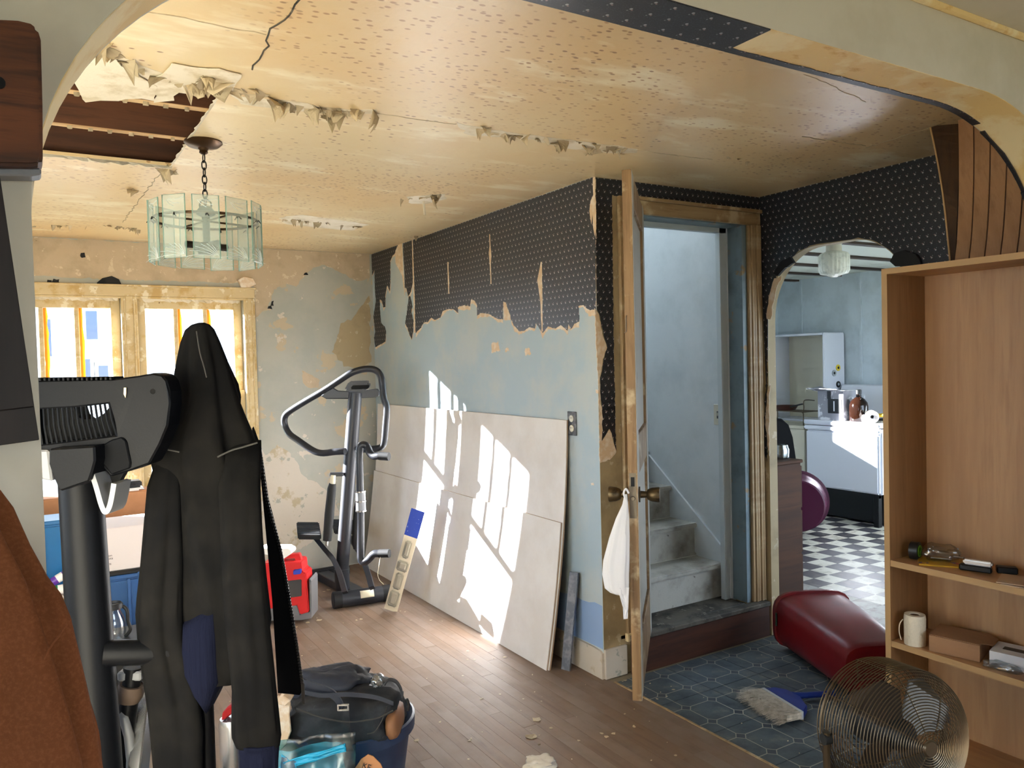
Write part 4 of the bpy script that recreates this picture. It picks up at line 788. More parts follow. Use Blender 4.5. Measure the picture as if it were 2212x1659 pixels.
# ---------------------------------------------------------------- near left: plaque, picture frame, tan coat
wood('plaque_wood', (104, 58, 30), (48, 26, 14), 'x', 0.45, 16)
pq = thing('wall_plaque', (-0.05, 1.15, 1.69), 'thick dark-stained wooden board with rounded corner on the archway wall', 'wall board')
pl = [(x, z) for x, z in [(-0.133,1.903),(0.002,1.923),(0.015,1.922),(0.022,1.917),(0.025,1.904),(0.024,1.826),(0.022,1.762),(0.02,1.753),(0.011,1.75),(-0.139,1.737)]]
G().prism(pl, fY(1.12), 0, 0.048).build('board', 'plaque_wood', pq, bevel=0.004, seg=2)
pl2 = [(x, z) for x, z in [(-0.135,1.736),(0.02,1.752),(0.02,1.744),(0.01,1.741),(-0.135,1.73)]]
G().prism(pl2, fY(1.135), 0, 0.033).build('bottom_rail', 'machine_grey', pq, bevel=0.002)
c_ = [(-0.02,1.844)][0]; G().cyl((c_[0], 1.121, c_[1]), (c_[0], 1.116, c_[1]), 0.007, None, 14).build('screw_hole', 'black_void', pq)
wood('frame_dark', (38, 28, 26), (22, 16, 16), 'z', 0.5, 10); M('print_red', (70, 26, 24), 0.5, layers=[((44, 30, 30), 8, 0.45, 0.6)])
pf = thing('picture_frame', (-0.1, 1.155, 1.39), 'dark wooden picture frame hanging askew under the wooden board', 'picture frame')
c0 = V((*[(0.006,1.417)][0], 0)); ur = V((540, 80, 0)).normalized()
cx0, cz0 = [(0.006,1.417)][0]; vx, vz = [(-0.022,1.726)][0]; up2 = V((vx-cx0, vz-cz0)); up2.normalize(); rt2 = V((up2.y, -up2.x))
FW_, FH_, FB = 0.30, 0.42, 0.042
def fpt(u, v): q = V((cx0, cz0))-rt2*u+up2*v; return (q.x, q.y)
for nm, a, b, c, d in (('frame_rail', 0, FW_, 0, FB), ('frame_rail', 0, FW_, FH_-FB, FH_), ('frame_stile', 0, FB, FB, FH_-FB), ('frame_stile', FW_-FB, FW_, FB, FH_-FB)):
    G().prism([fpt(a, c), fpt(b, c), fpt(b, d), fpt(a, d)], fY(1.14), 0, 0.027).build(nm, 'frame_dark', pf, bevel=0.0008)
G().prism([fpt(FB, FB), fpt(FW_-FB, FB), fpt(FW_-FB, FH_-FB), fpt(FB, FH_-FB)], fY(1.155), 0, 0.006).build('print', 'print_red', pf)
M('tan_cloth', (116, 70, 43), 0.95, layers=[((104, 62, 38), 3, 0.4, 0.65), ((126, 78, 50), 240, 0.45, 0.7)], bump=0.12, bs=300, spec=0.1)
tc_ = thing('tan_coat', (-0.1, 1.05, 0.75), 'rust tan fleece coat hanging on the archway wall at the picture edge', 'coat')
drape([(-0.054,1.083,1.384,0.008),(-0.055,1.082,1.367,0.024),(-0.054,1.082,1.347,0.036),(-0.05,1.077,1.304,0.048),(-0.044,1.073,1.267,0.059),(-0.039,1.069,1.246,0.068),(-0.036,1.066,1.22,0.074),(-0.033,1.063,1.177,0.079),(-0.03,1.06,1.135,0.083),(-0.028,1.057,1.082,0.089),(-0.026,1.054,1.03,0.093),(-0.027,1.052,0.951,0.095)], 0.42, 4, 0.05, 21, phase=.4).build('body', 'tan_cloth', tc_, smooth=True, ang=80)
drape([(-0.069,1.045,1.384,0.013),(-0.064,1.041,1.349,0.025),(-0.056,1.035,1.313,0.031),(-0.049,1.029,1.273,0.041),(-0.044,1.024,1.227,0.049),(-0.039,1.02,1.177,0.057),(-0.034,1.015,1.126,0.064),(-0.03,1.011,1.071,0.071),(-0.028,1.006,0.975,0.078)], 0.45, 4, 0.05, 22, phase=1.4).build('sleeve', 'tan_cloth', tc_, smooth=True, ang=80)
G().tube(crom([(0.027,0.961,1.237),(0.016,0.967,1.22),(0.007,0.972,1.207),(0.001,0.975,1.195)], 6), 0.0012, 8).build('seam_fold', 'tan_cloth', tc_, smooth=True)
wh = V([(-0.078,1.144,1.376)][0]); G().tube(crom([(wh.x, 1.17, wh.z+.03), (wh.x, 1.12, wh.z+.02), (wh.x, 1.07, wh.z), (wh.x, 1.05, wh.z+.03)], 5), 0.005, 8).build('hook', 'metal_dull', tc_, smooth=True)

# ---------------------------------------------------------------- boxes and bins under the window
M('tote_blue', (58, 96, 148), 0.4, bump=0.03); M('tote_teal', (22, 98, 150), 0.4); M('cardboard', (186, 132, 92), 0.85, layers=[((170, 118, 80), 4, 0.4, 0.65)]); M('carton_white', (222, 210, 204), 0.7); M('print_black', (40, 38, 40), 0.7)
M('lid_black', (18, 18, 20), 0.5); M('paper_white', (230, 226, 220), 0.8); M('board_grey', (178, 166, 160), 0.7); M('crate_yellow', (214, 178, 40), 0.6)
def tote(name, lo, hi, mat, label, group=None):
    t = thing(name, ((lo[0]+hi[0])/2, (lo[1]+hi[1])/2, lo[2]), label, 'storage tote', group)
    x0, y0, z0 = lo; x1, y1, z1 = hi; tp = 0.03
    A = [(x0+tp, y0+tp, z0), (x1-tp, y0+tp, z0), (x1-tp, y1-tp, z0), (x0+tp, y1-tp, z0)]; B = [(x0+.008, y0+.008, z1-.04), (x1-.008, y0+.008, z1-.04), (x1-.008, y1-.008, z1-.04), (x0+.008, y1-.008, z1-.04)]
    G().loft([A, B]).build('tub', mat, t, bevel=0.012, seg=2); G().box((x0, y0, z1-.04), (x1, y1, z1-.018)).build('rim', mat, t, bevel=0.004)
    for k in range(3):
        xx = x0+(x1-x0)*(0.25+0.25*k); G().box((xx-.008, y0+.001, z0+.06), (xx+.008, y0+.02, z1-.045)).build('rib', mat, t, bevel=0.002)
    return t
t1 = tote('storage_tote', (0.21, 4.86, 0), (0.64, 5.28, 0.385), 'tote_blue', 'blue plastic storage tote with black lid under the white carton')
G().box((0.205, 4.855, 0.368), (0.645, 5.285, 0.392)).build('lid', 'lid_black', t1, bevel=0.006)
G().box((0.47, 4.85, 0.335), (0.54, 4.862, 0.375)).build('latch', 'tote_blue', t1, bevel=0.004)
wc = thing('white_carton', (0.5, 5.05, 0.392), 'white printed carton resting on the blue tote', 'carton')
G().box((0.24, 4.88, 0.392), (0.60, 5.25, 0.632)).build('body', 'carton_white', wc, bevel=0.003)
for s_, zz in (('tion', .475), ('nota', .459), ('om', .429)): text(s_, 'printed_text', 'print_black', (0.318, 4.8785, zz), (1, 0, 0), (0, 0, 1), 0.019, wc)
cb = thing('cardboard_box', (0.11, 5.58, 0), 'large plain brown cardboard box behind the white carton', 'box')
G().box((-0.4, 5.50, 0.0), (0.62, 5.665, 0.735)).build('body', 'cardboard', cb, bevel=0.003)
G().box((-0.4, 5.51, 0.735), (0.62, 5.66, 0.74)).build('top_flap', 'cardboard', cb)
for i, (z, dx) in enumerate(((0.74, .0), (0.746, .03), (0.752, .01))):
    o = G().box((0.3+dx, 5.505, z), (0.56+dx, 5.64, z+0.006)).build('paper_stack', 'paper_white', None, bevel=0.001)
    tag(o, ('bottom', 'middle', 'top')[i]+' sheet bundle of the white papers on the brown cardboard box', 'papers', 'papers on the cardboard box')
bl = thing('black_case', (0.49, 5.57, 0.758), 'flat black case lying on papers above the cardboard box', 'case')
G().box((0.36, 5.515, 0.758), (0.58, 5.62, 0.80)).build('body', 'lid_black', bl, bevel=0.01, seg=2); G().tube([(0.44, 5.518, .775), (0.44, 5.50, .78), (0.54, 5.50, .78), (0.54, 5.518, .775)], 0.006, 8).build('handle', 'lid_black', bl)
cr = thing('yellow_crate', (-0.12, 4.8, 0), 'yellow crate on the floor below the grey board', 'crate')
for i in range(5): G().box((-0.45, 4.62, 0.02+i*0.066), (0.18, 4.635, 0.075+i*0.066)).build('slat', 'crate_yellow', cr, bevel=0.002)
G().box((-0.45, 4.635, 0.0), (0.18, 4.98, 0.352)).build('body', 'crate_yellow', cr, bevel=0.004)
tag(G().box((-0.44, 4.60, 0.352), (0.19, 4.99, 0.366)).build('board', 'board_grey', bevel=0.002), 'grey board lying across the yellow crate', 'board')
def bottle(nm, p, ax, L, r, m1, m2, label):
    b = thing(nm, (p[0], p[1], p[2]-r), label, 'bottle'); ax = V(ax).normalized(); p = V(p)
    G().lathe([(0.0, 0), (r*.9, 0), (r, .006), (r, L*.55), (r*.8, L*.62), (r*.72, L*.63)], p, ax, 18).build('body', m1, b, smooth=True)
    G().lathe([(r*.74, L*.6), (r*.8, L*.62), (r*.74, L), (0, L)], p, ax, 18).build('cap', m2, b, smooth=True)
    G().lathe([(r*1.01, L*.2), (r*1.01, L*.42)], p, ax, 18).build('label_band', 'paper_white', b, smooth=True)
M('bottle_purple', (96, 48, 150), 0.35); M('cap_lilac', (176, 150, 196), 0.4, alpha=0.8); M('bottle_green', (18, 122, 66), 0.35)
bottle('glue_bottle', (0.05, 4.66, 0.426), (0.8, 0.1, 0.42), 0.15, 0.022, 'bottle_purple', 'cap_lilac', 'purple marker bottle with lilac cap propped against the teal tote')
bottle('paint_bottle', (0.045, 4.64, 0.391), (1, 0.05, 0.0), 0.16, 0.024, 'bottle_green', 'bottle_green', 'green bottle lying on the grey board')
t2 = tote('storage_tote', (-0.45, 4.76, 0.366), (0.18, 4.99, 0.745), 'tote_teal', 'teal blue storage tote standing on the grey board')
# coffee pot
cp = thing('coffee_pot', (0.33, 4.1, 0), 'glass coffee carafe with black rim and handle on a stack of dark trays', 'coffee pot')
q = V([(0.277,4.008,0.356)][0])
G().lathe([(0.0, -0.07), (0.05, -0.07), (0.058, -0.03), (0.05, 0.02), (0.034, 0.055), (0.037, 0.07)], q, (0, 0, 1), 24).build('glass', 'clear_plastic', cp, smooth=True)
G().lathe([(0.035, 0.062), (0.046, 0.066), (0.046, 0.082), (0.040, 0.09), (0.036, 0.08)], q, (0, 0, 1), 24).build('rim_band', 'lid_black', cp, smooth=True)
G().tube(crom([q+V((0.044, -.01, .07)), q+V((0.06, -.02, .05)), q+V((0.062, -.02, 0)), q+V((0.07, -.02, -.04)), q+V((0.05, -.01, -.07))], 5), 0.008, 10).build('handle', 'lid_black', cp, smooth=True)
G().box((q.x-.16, q.y-.12, 0), (q.x+.16, q.y+.16, q.z-0.071)).build('tray_stack', 'lid_black', cp, bevel=0.01)

# ---------------------------------------------------------------- blue tub with backpack and bags
M('tub_blue', (46, 62, 92), 0.45, layers=[((60, 78, 110), 5, 0.5, 0.7)])
tc0 = V((0.93, 2.66, 0))
tb = thing('round_tub', tc0, 'dark blue round plastic tub holding the black backpack', 'tub')
G().lathe([(0.0, 0), (0.155, 0), (0.165, 0.01), (0.195, 0.215), (0.212, 0.222), (0.214, 0.262), (0.206, 0.266), (0.198, 0.255), (0.15, 0.03), (0, 0.03)], tc0, (0, 0, 1), 40).build('body', 'tub_blue', tb, smooth=True)
M('pack_black', (30, 32, 36), 0.75, layers=[((52, 56, 62), 7, 0.5, 0.7), ((96, 98, 98), 30, 0.66, 0.75)], bump=0.6, bs=16); M('pack_grey', (44, 48, 58), 0.7, bump=0.2, bs=50); M('leather_tan', (142, 100, 70), 0.6); M('buckle', (20, 20, 22), 0.3)
bpk = thing('backpack', (0.9, 2.63, 0.25), 'dusty black backpack with straps and buckle lying on the blue tub', 'backpack')
def lump(c, ex, ey, ez, seed, amp=0.12, nu=40, nv=22, flat=0.0):
    c, ex, ey, ez = V(c), V(ex), V(ey), V(ez)
    def fn(u, v):
        th = 2*math.pi*u; ph = math.pi*(v-0.5); d = V((math.cos(ph)*math.cos(th), math.cos(ph)*math.sin(th), math.sin(ph)))
        s_ = V([abs(x)**0.75*(1 if x > 0 else -1) for x in d]); r_ = 1+amp*noise.noise(d*1.7+V((seed, 0, 0)))+amp*.5*noise.noise(d*4+V((0, seed, 0)))+amp*0.35*abs(noise.noise(d*7+V((0, 0, seed))))
        return c+(ex*s_.x+ey*s_.y+ez*s_.z)*r_
    g_ = G().grid(fn, nu, nv); return g_
bc = V((0.885, 2.63, 0.305))
lump(bc, RD*0.205, FD*0.15, UD*0.088, 3, 0.22).build('main_bag', 'pack_black', bpk, smooth=True, ang=80)
lump(bc+V((0.0, 0.05, 0.078))-RD*0.02, RD*0.14, FD*0.08, UD*0.05, 8, 0.3).build('top_flap', 'pack_grey', bpk, smooth=True, ang=80)
lump(bc+RD*0.18-FD*0.03-UD*0.02, RD*0.028, FD*0.09, UD*0.05, 9, 0.1, 20, 12).build('leather_base', 'leather_tan', bpk, smooth=True, ang=80)
strap(crom([V(p) for p in [(0.711,2.531,0.477),(0.761,2.499,0.456),(0.799,2.476,0.436),(0.821,2.461,0.398),(0.825,2.458,0.368)]], 6), RD*0.003+UD*0.014, 0.008).build('shoulder_strap', 'pack_grey', bpk, smooth=True)
strap(crom([V(p) for p in [(0.826,2.446,0.395),(0.828,2.443,0.335),(0.829,2.441,0.29),(0.835,2.436,0.257)]], 6), RD*0.012, 0.004).build('strap_tail', 'pack_black', bpk, smooth=True)
strap(crom([V(p) for p in [(0.689,2.508,0.467),(0.752,2.47,0.447),(0.828,2.423,0.448),(0.903,2.377,0.437),(0.953,2.346,0.415)]], 6), UD*0.007, 0.003).build('webbing_band', 'pack_grey', bpk, smooth=True)
G().tube(crom([V(p) for p in [(0.684,2.498,0.412),(0.746,2.459,0.383),(0.821,2.413,0.364),(0.897,2.367,0.373),(0.948,2.337,0.397)]], 6), 0.0025, 6).build('pocket_zip', 'cloth_edge', bpk, smooth=True)
bk0 = V([(0.82,2.444,0.4)][0]); bkl = G().obox(bk0+UD*.008, RD*0.018, FD*0.003, UD*0.003).obox(bk0-UD*.008, RD*0.018, FD*0.003, UD*0.003).obox(bk0+RD*.016, RD*0.003, FD*0.003, UD*0.01).obox(bk0-RD*.016, RD*0.003, FD*0.003, UD*0.01).build('strap_buckle', 'aluminium', bpk, bevel=0.001)
strap(crom([V(p) for p in [(0.951,2.407,0.457),(0.962,2.401,0.472),(0.981,2.389,0.465),(0.994,2.381,0.441),(0.997,2.378,0.414)]], 6), FD*0.010, 0.004).build('carry_handle', 'pack_black', bpk, smooth=True)
G().tube(crom([V(p) for p in [(0.942,2.375,0.399),(0.928,2.383,0.355),(0.906,2.395,0.318),(0.884,2.408,0.31)]], 6), 0.0018, 6).build('drawcord', 'cloth_edge', bpk)
G().tube(crom([V(p) for p in [(1.016,2.389,0.399),(1.021,2.386,0.383),(1.018,2.387,0.361)]], 4), [0.006]*9, 8).build('zip_tassel', 'lid_black', bpk)
pb = thing('paper_bag', (0.75, 2.62, 0.10), 'crumpled tan paper bag tucked beside the backpack', 'paper bag')
pbp = [V(p) for p in [(0.655,2.609,0.412),(0.691,2.587,0.399),(0.687,2.588,0.355),(0.69,2.584,0.302),(0.673,2.593,0.256),(0.654,2.604,0.234),(0.652,2.608,0.333)]]
G().loft([pbp, [p+FD*0.03-RD*0.01 for p in pbp]]).build('side', 'plaster_backing', pb, bevel=0.004)
pb2 = [V(p) for p in [(0.647,2.591,0.415),(0.666,2.58,0.426),(0.686,2.567,0.41),(0.67,2.576,0.393),(0.652,2.587,0.399)]]
G().loft([pb2, [p+FD*0.05 for p in pb2]]).build('folded_top', 'plaster_backing', pb, bevel=0.003)
tw = lump(V([(0.973,2.533,0.422)][0]), RD*0.022, FD*0.03, UD*0.018, 4, 0.3, 18, 10).build('plastic_wrap', 'clear_plastic', None, smooth=True, ang=80); tag(tw, 'crumpled clear plastic wrap behind the backpack', 'plastic wrap')
ab = thing('aqua_bag', (0.72, 2.5, 0), 'translucent aqua plastic bag hanging in front of the tub', 'plastic bag')
def sheet(P00, P10, P11, P01, name, mat, parent, seed, amp=0.012, nu=24, nv=18, solid=0.001):
    P00, P10, P11, P01 = map(V, (P00, P10, P11, P01)); nn = (P10-P00).cross(P01-P00).normalized()
    def fn(u, v):
        p = P00.lerp(P10, u).lerp(P01.lerp(P11, u), v); q = V((u*3+seed, v*3, seed*.7))
        return p+nn*amp*(noise.noise(q)+.5*noise.noise(q*2.3))+nn*amp*0.5*math.sin(u*9+v*3+seed)
    return G().grid(fn, nu, nv).build(name, mat, parent, smooth=True, ang=80, solid=solid)
A_ = [(0.613,2.469,0.338),(0.823,2.342,0.361),(0.809,2.339,0.045),(0.604,2.464,0.036)]
sheet(A_[0], A_[1], A_[2], A_[3], 'front_film', 'aqua_plastic', ab, 3, 0.02)
M('aqua_print', (24, 150, 190), 0.4); M('film_white', (206, 222, 224), 0.4)
B_ = [(0.625,2.447,0.278),(0.79,2.349,0.327),(0.793,2.346,0.306),(0.636,2.44,0.253)]
sheet(B_[0], B_[1], B_[2], B_[3], 'printed_band', 'aqua_print', ab, 5, 0.006)
B_ = [(0.61,2.456,0.199),(0.621,2.453,0.299),(0.66,2.428,0.269),(0.656,2.427,0.169)]
sheet(B_[0], B_[1], B_[2], B_[3], 'printed_band', 'aqua_print', ab, 6, 0.006)
A_ = [(0.629,2.527,0.273),(0.806,2.42,0.305),(0.821,2.401,0.009),(0.619,2.524,0)]
sheet(A_[0], A_[1], A_[2], A_[3], 'back_film', 'film_white', ab, 9, 0.02)
kc_ = thing('cardboard_piece', (0.92, 2.45, 0), 'torn cardboard piece printed KE leaning on the tub', 'cardboard')
kp = [V(p) for p in [(0.829,2.38,0.223),(0.848,2.37,0.254),(0.867,2.358,0.269),(0.881,2.35,0.262),(0.9,2.337,0.238),(0.92,2.323,0.179),(0.829,2.375,0.079)]]
G().loft([kp, [p+FD*0.004 for p in kp]]).build('panel', 'cardboard', kc_)
text('KE', 'printed_text', 'print_black', V([(0.847,2.365,0.23)][0]), RD-UD*.35, UD+RD*.35, 0.024, kc_)
rc = [V(p) for p in [(0.522,2.861,0.274),(0.526,2.859,0.303),(0.543,2.85,0.322),(0.563,2.838,0.337),(0.565,2.836,0.305),(0.548,2.846,0.292),(0.531,2.856,0.277)]]
o = G().loft([rc, [p+FD*0.05 for p in rc]]).build('red_scoop', 'cloth_edge', None, bevel=0.004); M('plastic_red', (150, 16, 20), 0.4); o.data.materials[0] = MATS['plastic_red']; tag(o, 'small red plastic scoop sticking out beside the jacket cuff', 'scoop')
mc_ = sum((V(p) for p in rc), V())/len(rc)+FD*.025; zc_ = min(V(p).z for p in rc)
o = G().lathe([(0, 0), (.04, 0), (.042, zc_-.02), (.036, zc_-.001), (0, zc_)], V((mc_.x, mc_.y, 0)), (0, 0, 1), 20).build('spray_can', 'aluminium', None, smooth=True); tag(o, 'silver can standing behind the jacket sleeve', 'can')

# ---------------------------------------------------------------- drywall sheets and stud against the wall
M('drywall', (228, 225, 222), 0.75, layers=[((218, 213, 208), 3, 0.45, 0.65), ((176, 160, 140), 50, 0.76, 0.78)], bump=0.03)
M('drywall_core', (176, 150, 126), 0.9)
def xprof(z): # bowed face: measured lean
    z_ = max(0, z); return 2.088+0.196*z_-0.068*z_*z_
def dsheet(off, z1, y0, y1, label, th=0.011):
    zb_ = 0.0; n = 12
    o = thing('drywall_sheet', (xprof(0)+off, (y0+y1)/2, 0), label, 'drywall', 'drywall sheets leaning on the blue wall')
    rings = []
    for i in range(n+1):
        z = zb_+(z1-zb_)*i/n; x = xprof(z)+off; rings.append([(x, y0, z), (x, y1, z), (x+th*.35, y1, z), (x+th*.35, y0, z)])
    G().loft(rings).build('face_paper', 'drywall', o)
    rings = [[(p[0]+th*.35, p[1]+(0.0005 if k in (0, 3) else -0.0005), p[2]) for k, p in enumerate(r_[:2])]+[(r_[1][0]+th, r_[1][1]-.0005, r_[1][2]), (r_[0][0]+th, r_[0][1]+.0005, r_[0][2])] for r_ in rings]
    G().loft(rings).build('gypsum_core', 'drywall_core', o); return o
dsheet(0.0, 1.205, 3.158, 5.62, 'tall white drywall sheet leaning behind the shorter sheet')
dsheet(-0.0115, 0.705, 3.165, 5.62, 'shorter white drywall sheet in front of the stack leaning on the wall')
dsheet(0.0112, 0.66, 3.172, 5.60, 'rearmost short drywall sheet showing only its brown edge')
M('galvanized', (122, 126, 134), 0.5, 0.6, layers=[((150, 152, 158), 25, 0.45, 0.6)])
sb = thing('metal_stud', (2.16, 3.1, 0), 'galvanised grey metal stud leaning between drywall and wall', 'metal stud')
a = V((2.158, 3.118, 0.0)); b = V((2.214, 3.108, 0.47)); wv = V((0.012, -0.036, 0)); nv_ = V((0.011, 0.0035, -0.001))
G().beam(a+wv*.0, b, wv*0.62, nv_*.18).build('web', 'galvanized', sb)
G().beam(a+wv*.62+nv_*.3, b+wv*.62+nv_*.3, wv*.03, nv_*.5).build('flange', 'galvanized', sb); G().beam(a-wv*.62+nv_*.3, b-wv*.62+nv_*.3, wv*.03, nv_*.5).build('flange', 'galvanized', sb)
ol = thing('wall_outlet', (XW-.003, 3.134, 1.13), 'dark painted wall outlet with white sockets on the blue plaster', 'outlet')
G().box((XW-0.006, 3.098, 1.132), (XW-0.0003, 3.170, 1.248)).build('cover_plate', 'plate_dark', ol, bevel=0.002)
for z in (1.166, 1.214):
    s_ = G().cyl((XW-0.009, 3.134, z), (XW-0.005, 3.134, z), 0.017, None, 18).build('socket', 'ivory', ol, bevel=0.001)
    for dy in (-.006, .006): G().box((XW-0.0095, 3.134+dy-.0012, z-.001), (XW-0.0085, 3.134+dy+.0012, z+.008)).build('slot', 'dark', s_)

# ---------------------------------------------------------------- stepper machine
M('stepper_black', (38, 40, 46), 0.38, bump=0.02); M('stepper_rubber', (16, 16, 17), 0.7); M('chrome', (210, 210, 212), 0.15, 1.0); M('label_cream', (214, 206, 180), 0.6)
sp_ = thing('stepper', (1.68, 4.95, 0), 'black hydraulic stepper exerciser with looped handlebars in the corner', 'stepper')
cb0, ct0 = V([(1.668,4.912,0.172)][0]), V([(1.766,4.833,1.325)][0])
G().tube([cb0, cb0.lerp(ct0, .35), cb0.lerp(ct0, .7), ct0], [0.044, 0.044, 0.046, 0.046], 8).build('column', 'stepper_black', sp_, smooth=True, ang=50)
lp_ = [(1.68,4.814,0.957),(1.632,4.878,0.952),(1.583,4.943,0.942),(1.547,4.988,0.949),(1.512,5.034,0.975),(1.469,5.12,1.021),(1.436,5.177,1.055),(1.419,5.212,1.099),(1.412,5.218,1.145),(1.419,5.203,1.184),(1.448,5.163,1.218),(1.512,5.068,1.274),(1.597,4.948,1.342),(1.67,4.859,1.404),(1.723,4.805,1.447),(1.765,4.78,1.465),(1.807,4.755,1.474),(1.844,4.72,1.471),(1.869,4.693,1.452),(1.88,4.673,1.415),(1.885,4.667,1.348),(1.886,4.653,1.285),(1.897,4.645,1.242),(1.897,4.643,1.194),(1.893,4.655,1.116),(1.886,4.668,1.019),(1.877,4.684,0.983),(1.855,4.708,0.97),(1.821,4.752,0.964),(1.766,4.797,0.962)]
G().tube(crom(lp_, 3), 0.0215, 12).build('handlebar', 'stepper_black', sp_, smooth=True)
pan = [V(p) for p in [(1.583,4.955,1.31),(1.648,4.917,1.361),(1.677,4.899,1.34),(1.74,4.861,1.334),(1.815,4.815,1.34),(1.895,4.767,1.346),(1.905,4.76,1.326),(1.901,4.762,1.298),(1.881,4.774,1.291),(1.813,4.815,1.289),(1.729,4.865,1.286),(1.612,4.937,1.289)]]
G().loft([pan, [p-FD*0.02 for p in pan]]).build('console_bracket', 'stepper_black', sp_, bevel=0.004)
cn = [V(p) for p in [(1.701,4.838,1.342),(1.723,4.826,1.386),(1.741,4.816,1.4),(1.828,4.763,1.401),(1.843,4.753,1.393),(1.84,4.754,1.368),(1.826,4.762,1.341),(1.801,4.777,1.334),(1.726,4.823,1.336)]]
G().loft([cn, [p-FD*0.05 for p in cn]]).build('console', 'stepper_black', sp_, bevel=0.012, seg=2)
ds = [V(p) for p in [(1.714,4.766,1.36),(1.725,4.76,1.374),(1.809,4.709,1.374),(1.813,4.706,1.363),(1.802,4.712,1.348),(1.716,4.765,1.349)]]
G().loft([ds, [p-FD*0.003 for p in ds]]).build('display', 'black_void', sp_)
arm = [(1.806,4.41,0.95),(1.765,4.458,0.953),(1.745,4.494,0.95),(1.733,4.525,0.968),(1.729,4.552,1.002),(1.71,4.564,1.016),(1.692,4.574,1.006),(1.686,4.577,0.966),(1.683,4.574,0.826),(1.679,4.569,0.593),(1.671,4.566,0.37),(1.673,4.563,0.314),(1.689,4.541,0.308),(1.706,4.508,0.334),(1.72,4.477,0.363),(1.744,4.451,0.368),(1.788,4.401,0.372)]
G().tube(crom(arm, 4), 0.0225, 12).build('lever_tube', 'stepper_black', sp_, smooth=True)
for p in ([(1.809,4.408,0.95),(1.766,4.457,0.953)], [(1.79,4.4,0.372),(1.745,4.45,0.368)]): G().tube(p, 0.0255, 12).build('grip', 'stepper_rubber', sp_, smooth=True)
cl = [(1.682,4.572,0.733),(1.681,4.568,0.616)]; G().tube(cl, 0.031, 16).build('clamp_sleeve', 'machine_grey', sp_, smooth=True)
for yy in (850, 912, 975):
    c0_ = V(cl[0]).lerp(V(cl[1]), (yy-850)/125); G().tube([c0_+UD*.004, c0_-UD*.004], 0.0335, 16).build('clamp_ring', 'chrome', sp_, smooth=True)
G().obox(V([(1.639,4.869,0.809)][0]), RD*0.045, FD*0.012, UD*0.012).build('piston_bracket', 'stepper_black', sp_, bevel=0.004)
pp_ = [(1.61,4.852,0.807),(1.605,4.853,0.754),(1.599,4.856,0.725),(1.58,4.862,0.56),(1.562,4.867,0.396),(1.559,4.867,0.362)]
G().tube([pp_[0], pp_[1]], 0.016, 12).build('piston_collar', 'label_cream', sp_, smooth=True); G().tube([pp_[1], pp_[2], pp_[3], pp_[4]], [0.022, 0.027, 0.03, 0.027], 14).build('piston', 'stepper_rubber', sp_, smooth=True); G().tube([pp_[4], pp_[5]], 0.009, 8).build('piston_rod', 'chrome', sp_, smooth=True)
pq_ = [(1.799,4.876,0.771),(1.775,4.884,0.573),(1.757,4.887,0.355),(1.753,4.889,0.31)]; G().tube(pq_, [0.014, 0.024, 0.026, 0.012], 12).build('piston', 'stepper_rubber', sp_, smooth=True)
def plate(px, d, th, nm, mt, bv=0.003):
    P = [V(p) for p in px]; return G().loft([P, [p+FD*th for p in P]]).build(nm, mt, sp_, bevel=bv)
pa_ = crom([(1.563,5.099,0.364),(1.589,4.964,0.3),(1.6,4.863,0.264),(1.601,4.755,0.199),(1.595,4.65,0.11)], 5); strap(pa_, (UD*0.3+RD).normalized()*0.016, 0.028).build('pedal_arm', 'stepper_black', sp_, smooth=True, ang=50)
pb_ = crom([(1.787,5.08,0.346),(1.776,4.909,0.298),(1.755,4.745,0.255),(1.741,4.635,0.203),(1.722,4.527,0.145)], 5); strap(pb_, (UD*0.3+RD).normalized()*0.016, 0.028).build('pedal_arm', 'stepper_black', sp_, smooth=True, ang=50)
def pedal(px):
    P = [V(p) for p in px]; pd = G().loft([P, [p-UD*0.03 for p in P]]).build('pedal', 'stepper_rubber', sp_, bevel=0.006, seg=2)
    for k in range(1, 7):
        a_, b_ = P[0].lerp(P[3], k/7), P[1].lerp(P[2], k/7); G().tube([a_+UD*.001, b_+UD*.001], 0.004, 6).build('tread_rib', 'stepper_black', pd)
c0_ = V([(1.523,5.126,0.435)][0]); exv = V((0.5, -0.3, -0.02)).normalized(); eyv = V((0.25, 0.95, 0.12)).normalized()
pedal([c0_-exv*.075-eyv*.14, c0_+exv*.075-eyv*.14, c0_+exv*.075+eyv*.14, c0_-exv*.075+eyv*.14])
c0_ = V([(1.788,5.199,0.415)][0]); pedal([c0_-exv*.075-eyv*.12, c0_+exv*.075-eyv*.12, c0_+exv*.075+eyv*.12, c0_-exv*.075+eyv*.12])
ft = [(1.544,4.727),(1.896,4.675)]; fa, fb = [V((*p, 0.052)) for p in ft]
G().tube([fa, fb], 0.05, 24).build('front_tube', 'stepper_black', sp_, smooth=True)
for p, s_ in ((fa, -1), (fb, 1)):
    dd = (fb-fa).normalized()*s_; G().lathe([(0.051, -0.05), (0.052, 0.0), (0.046, 0.004), (0.03, 0.002), (0, 0.0)], p, dd, 24).build('end_cap', 'stepper_rubber', sp_, smooth=True)
mid = fa.lerp(fb, .57); tdir = (fb-fa).normalized()
ln_ = -FD+UD*.55; ln_ = (ln_-tdir*ln_.dot(tdir)).normalized(); lb_ = tdir.cross(ln_).normalized()
G().grid(lambda u, v: mid+tdir*(u-.5)*.085+(ln_*math.cos((v-.5)*.95)+lb_*math.sin((v-.5)*.95))*.0508, 2, 8).build('rating_label', 'label_cream', sp_, smooth=True, solid=0.0006)
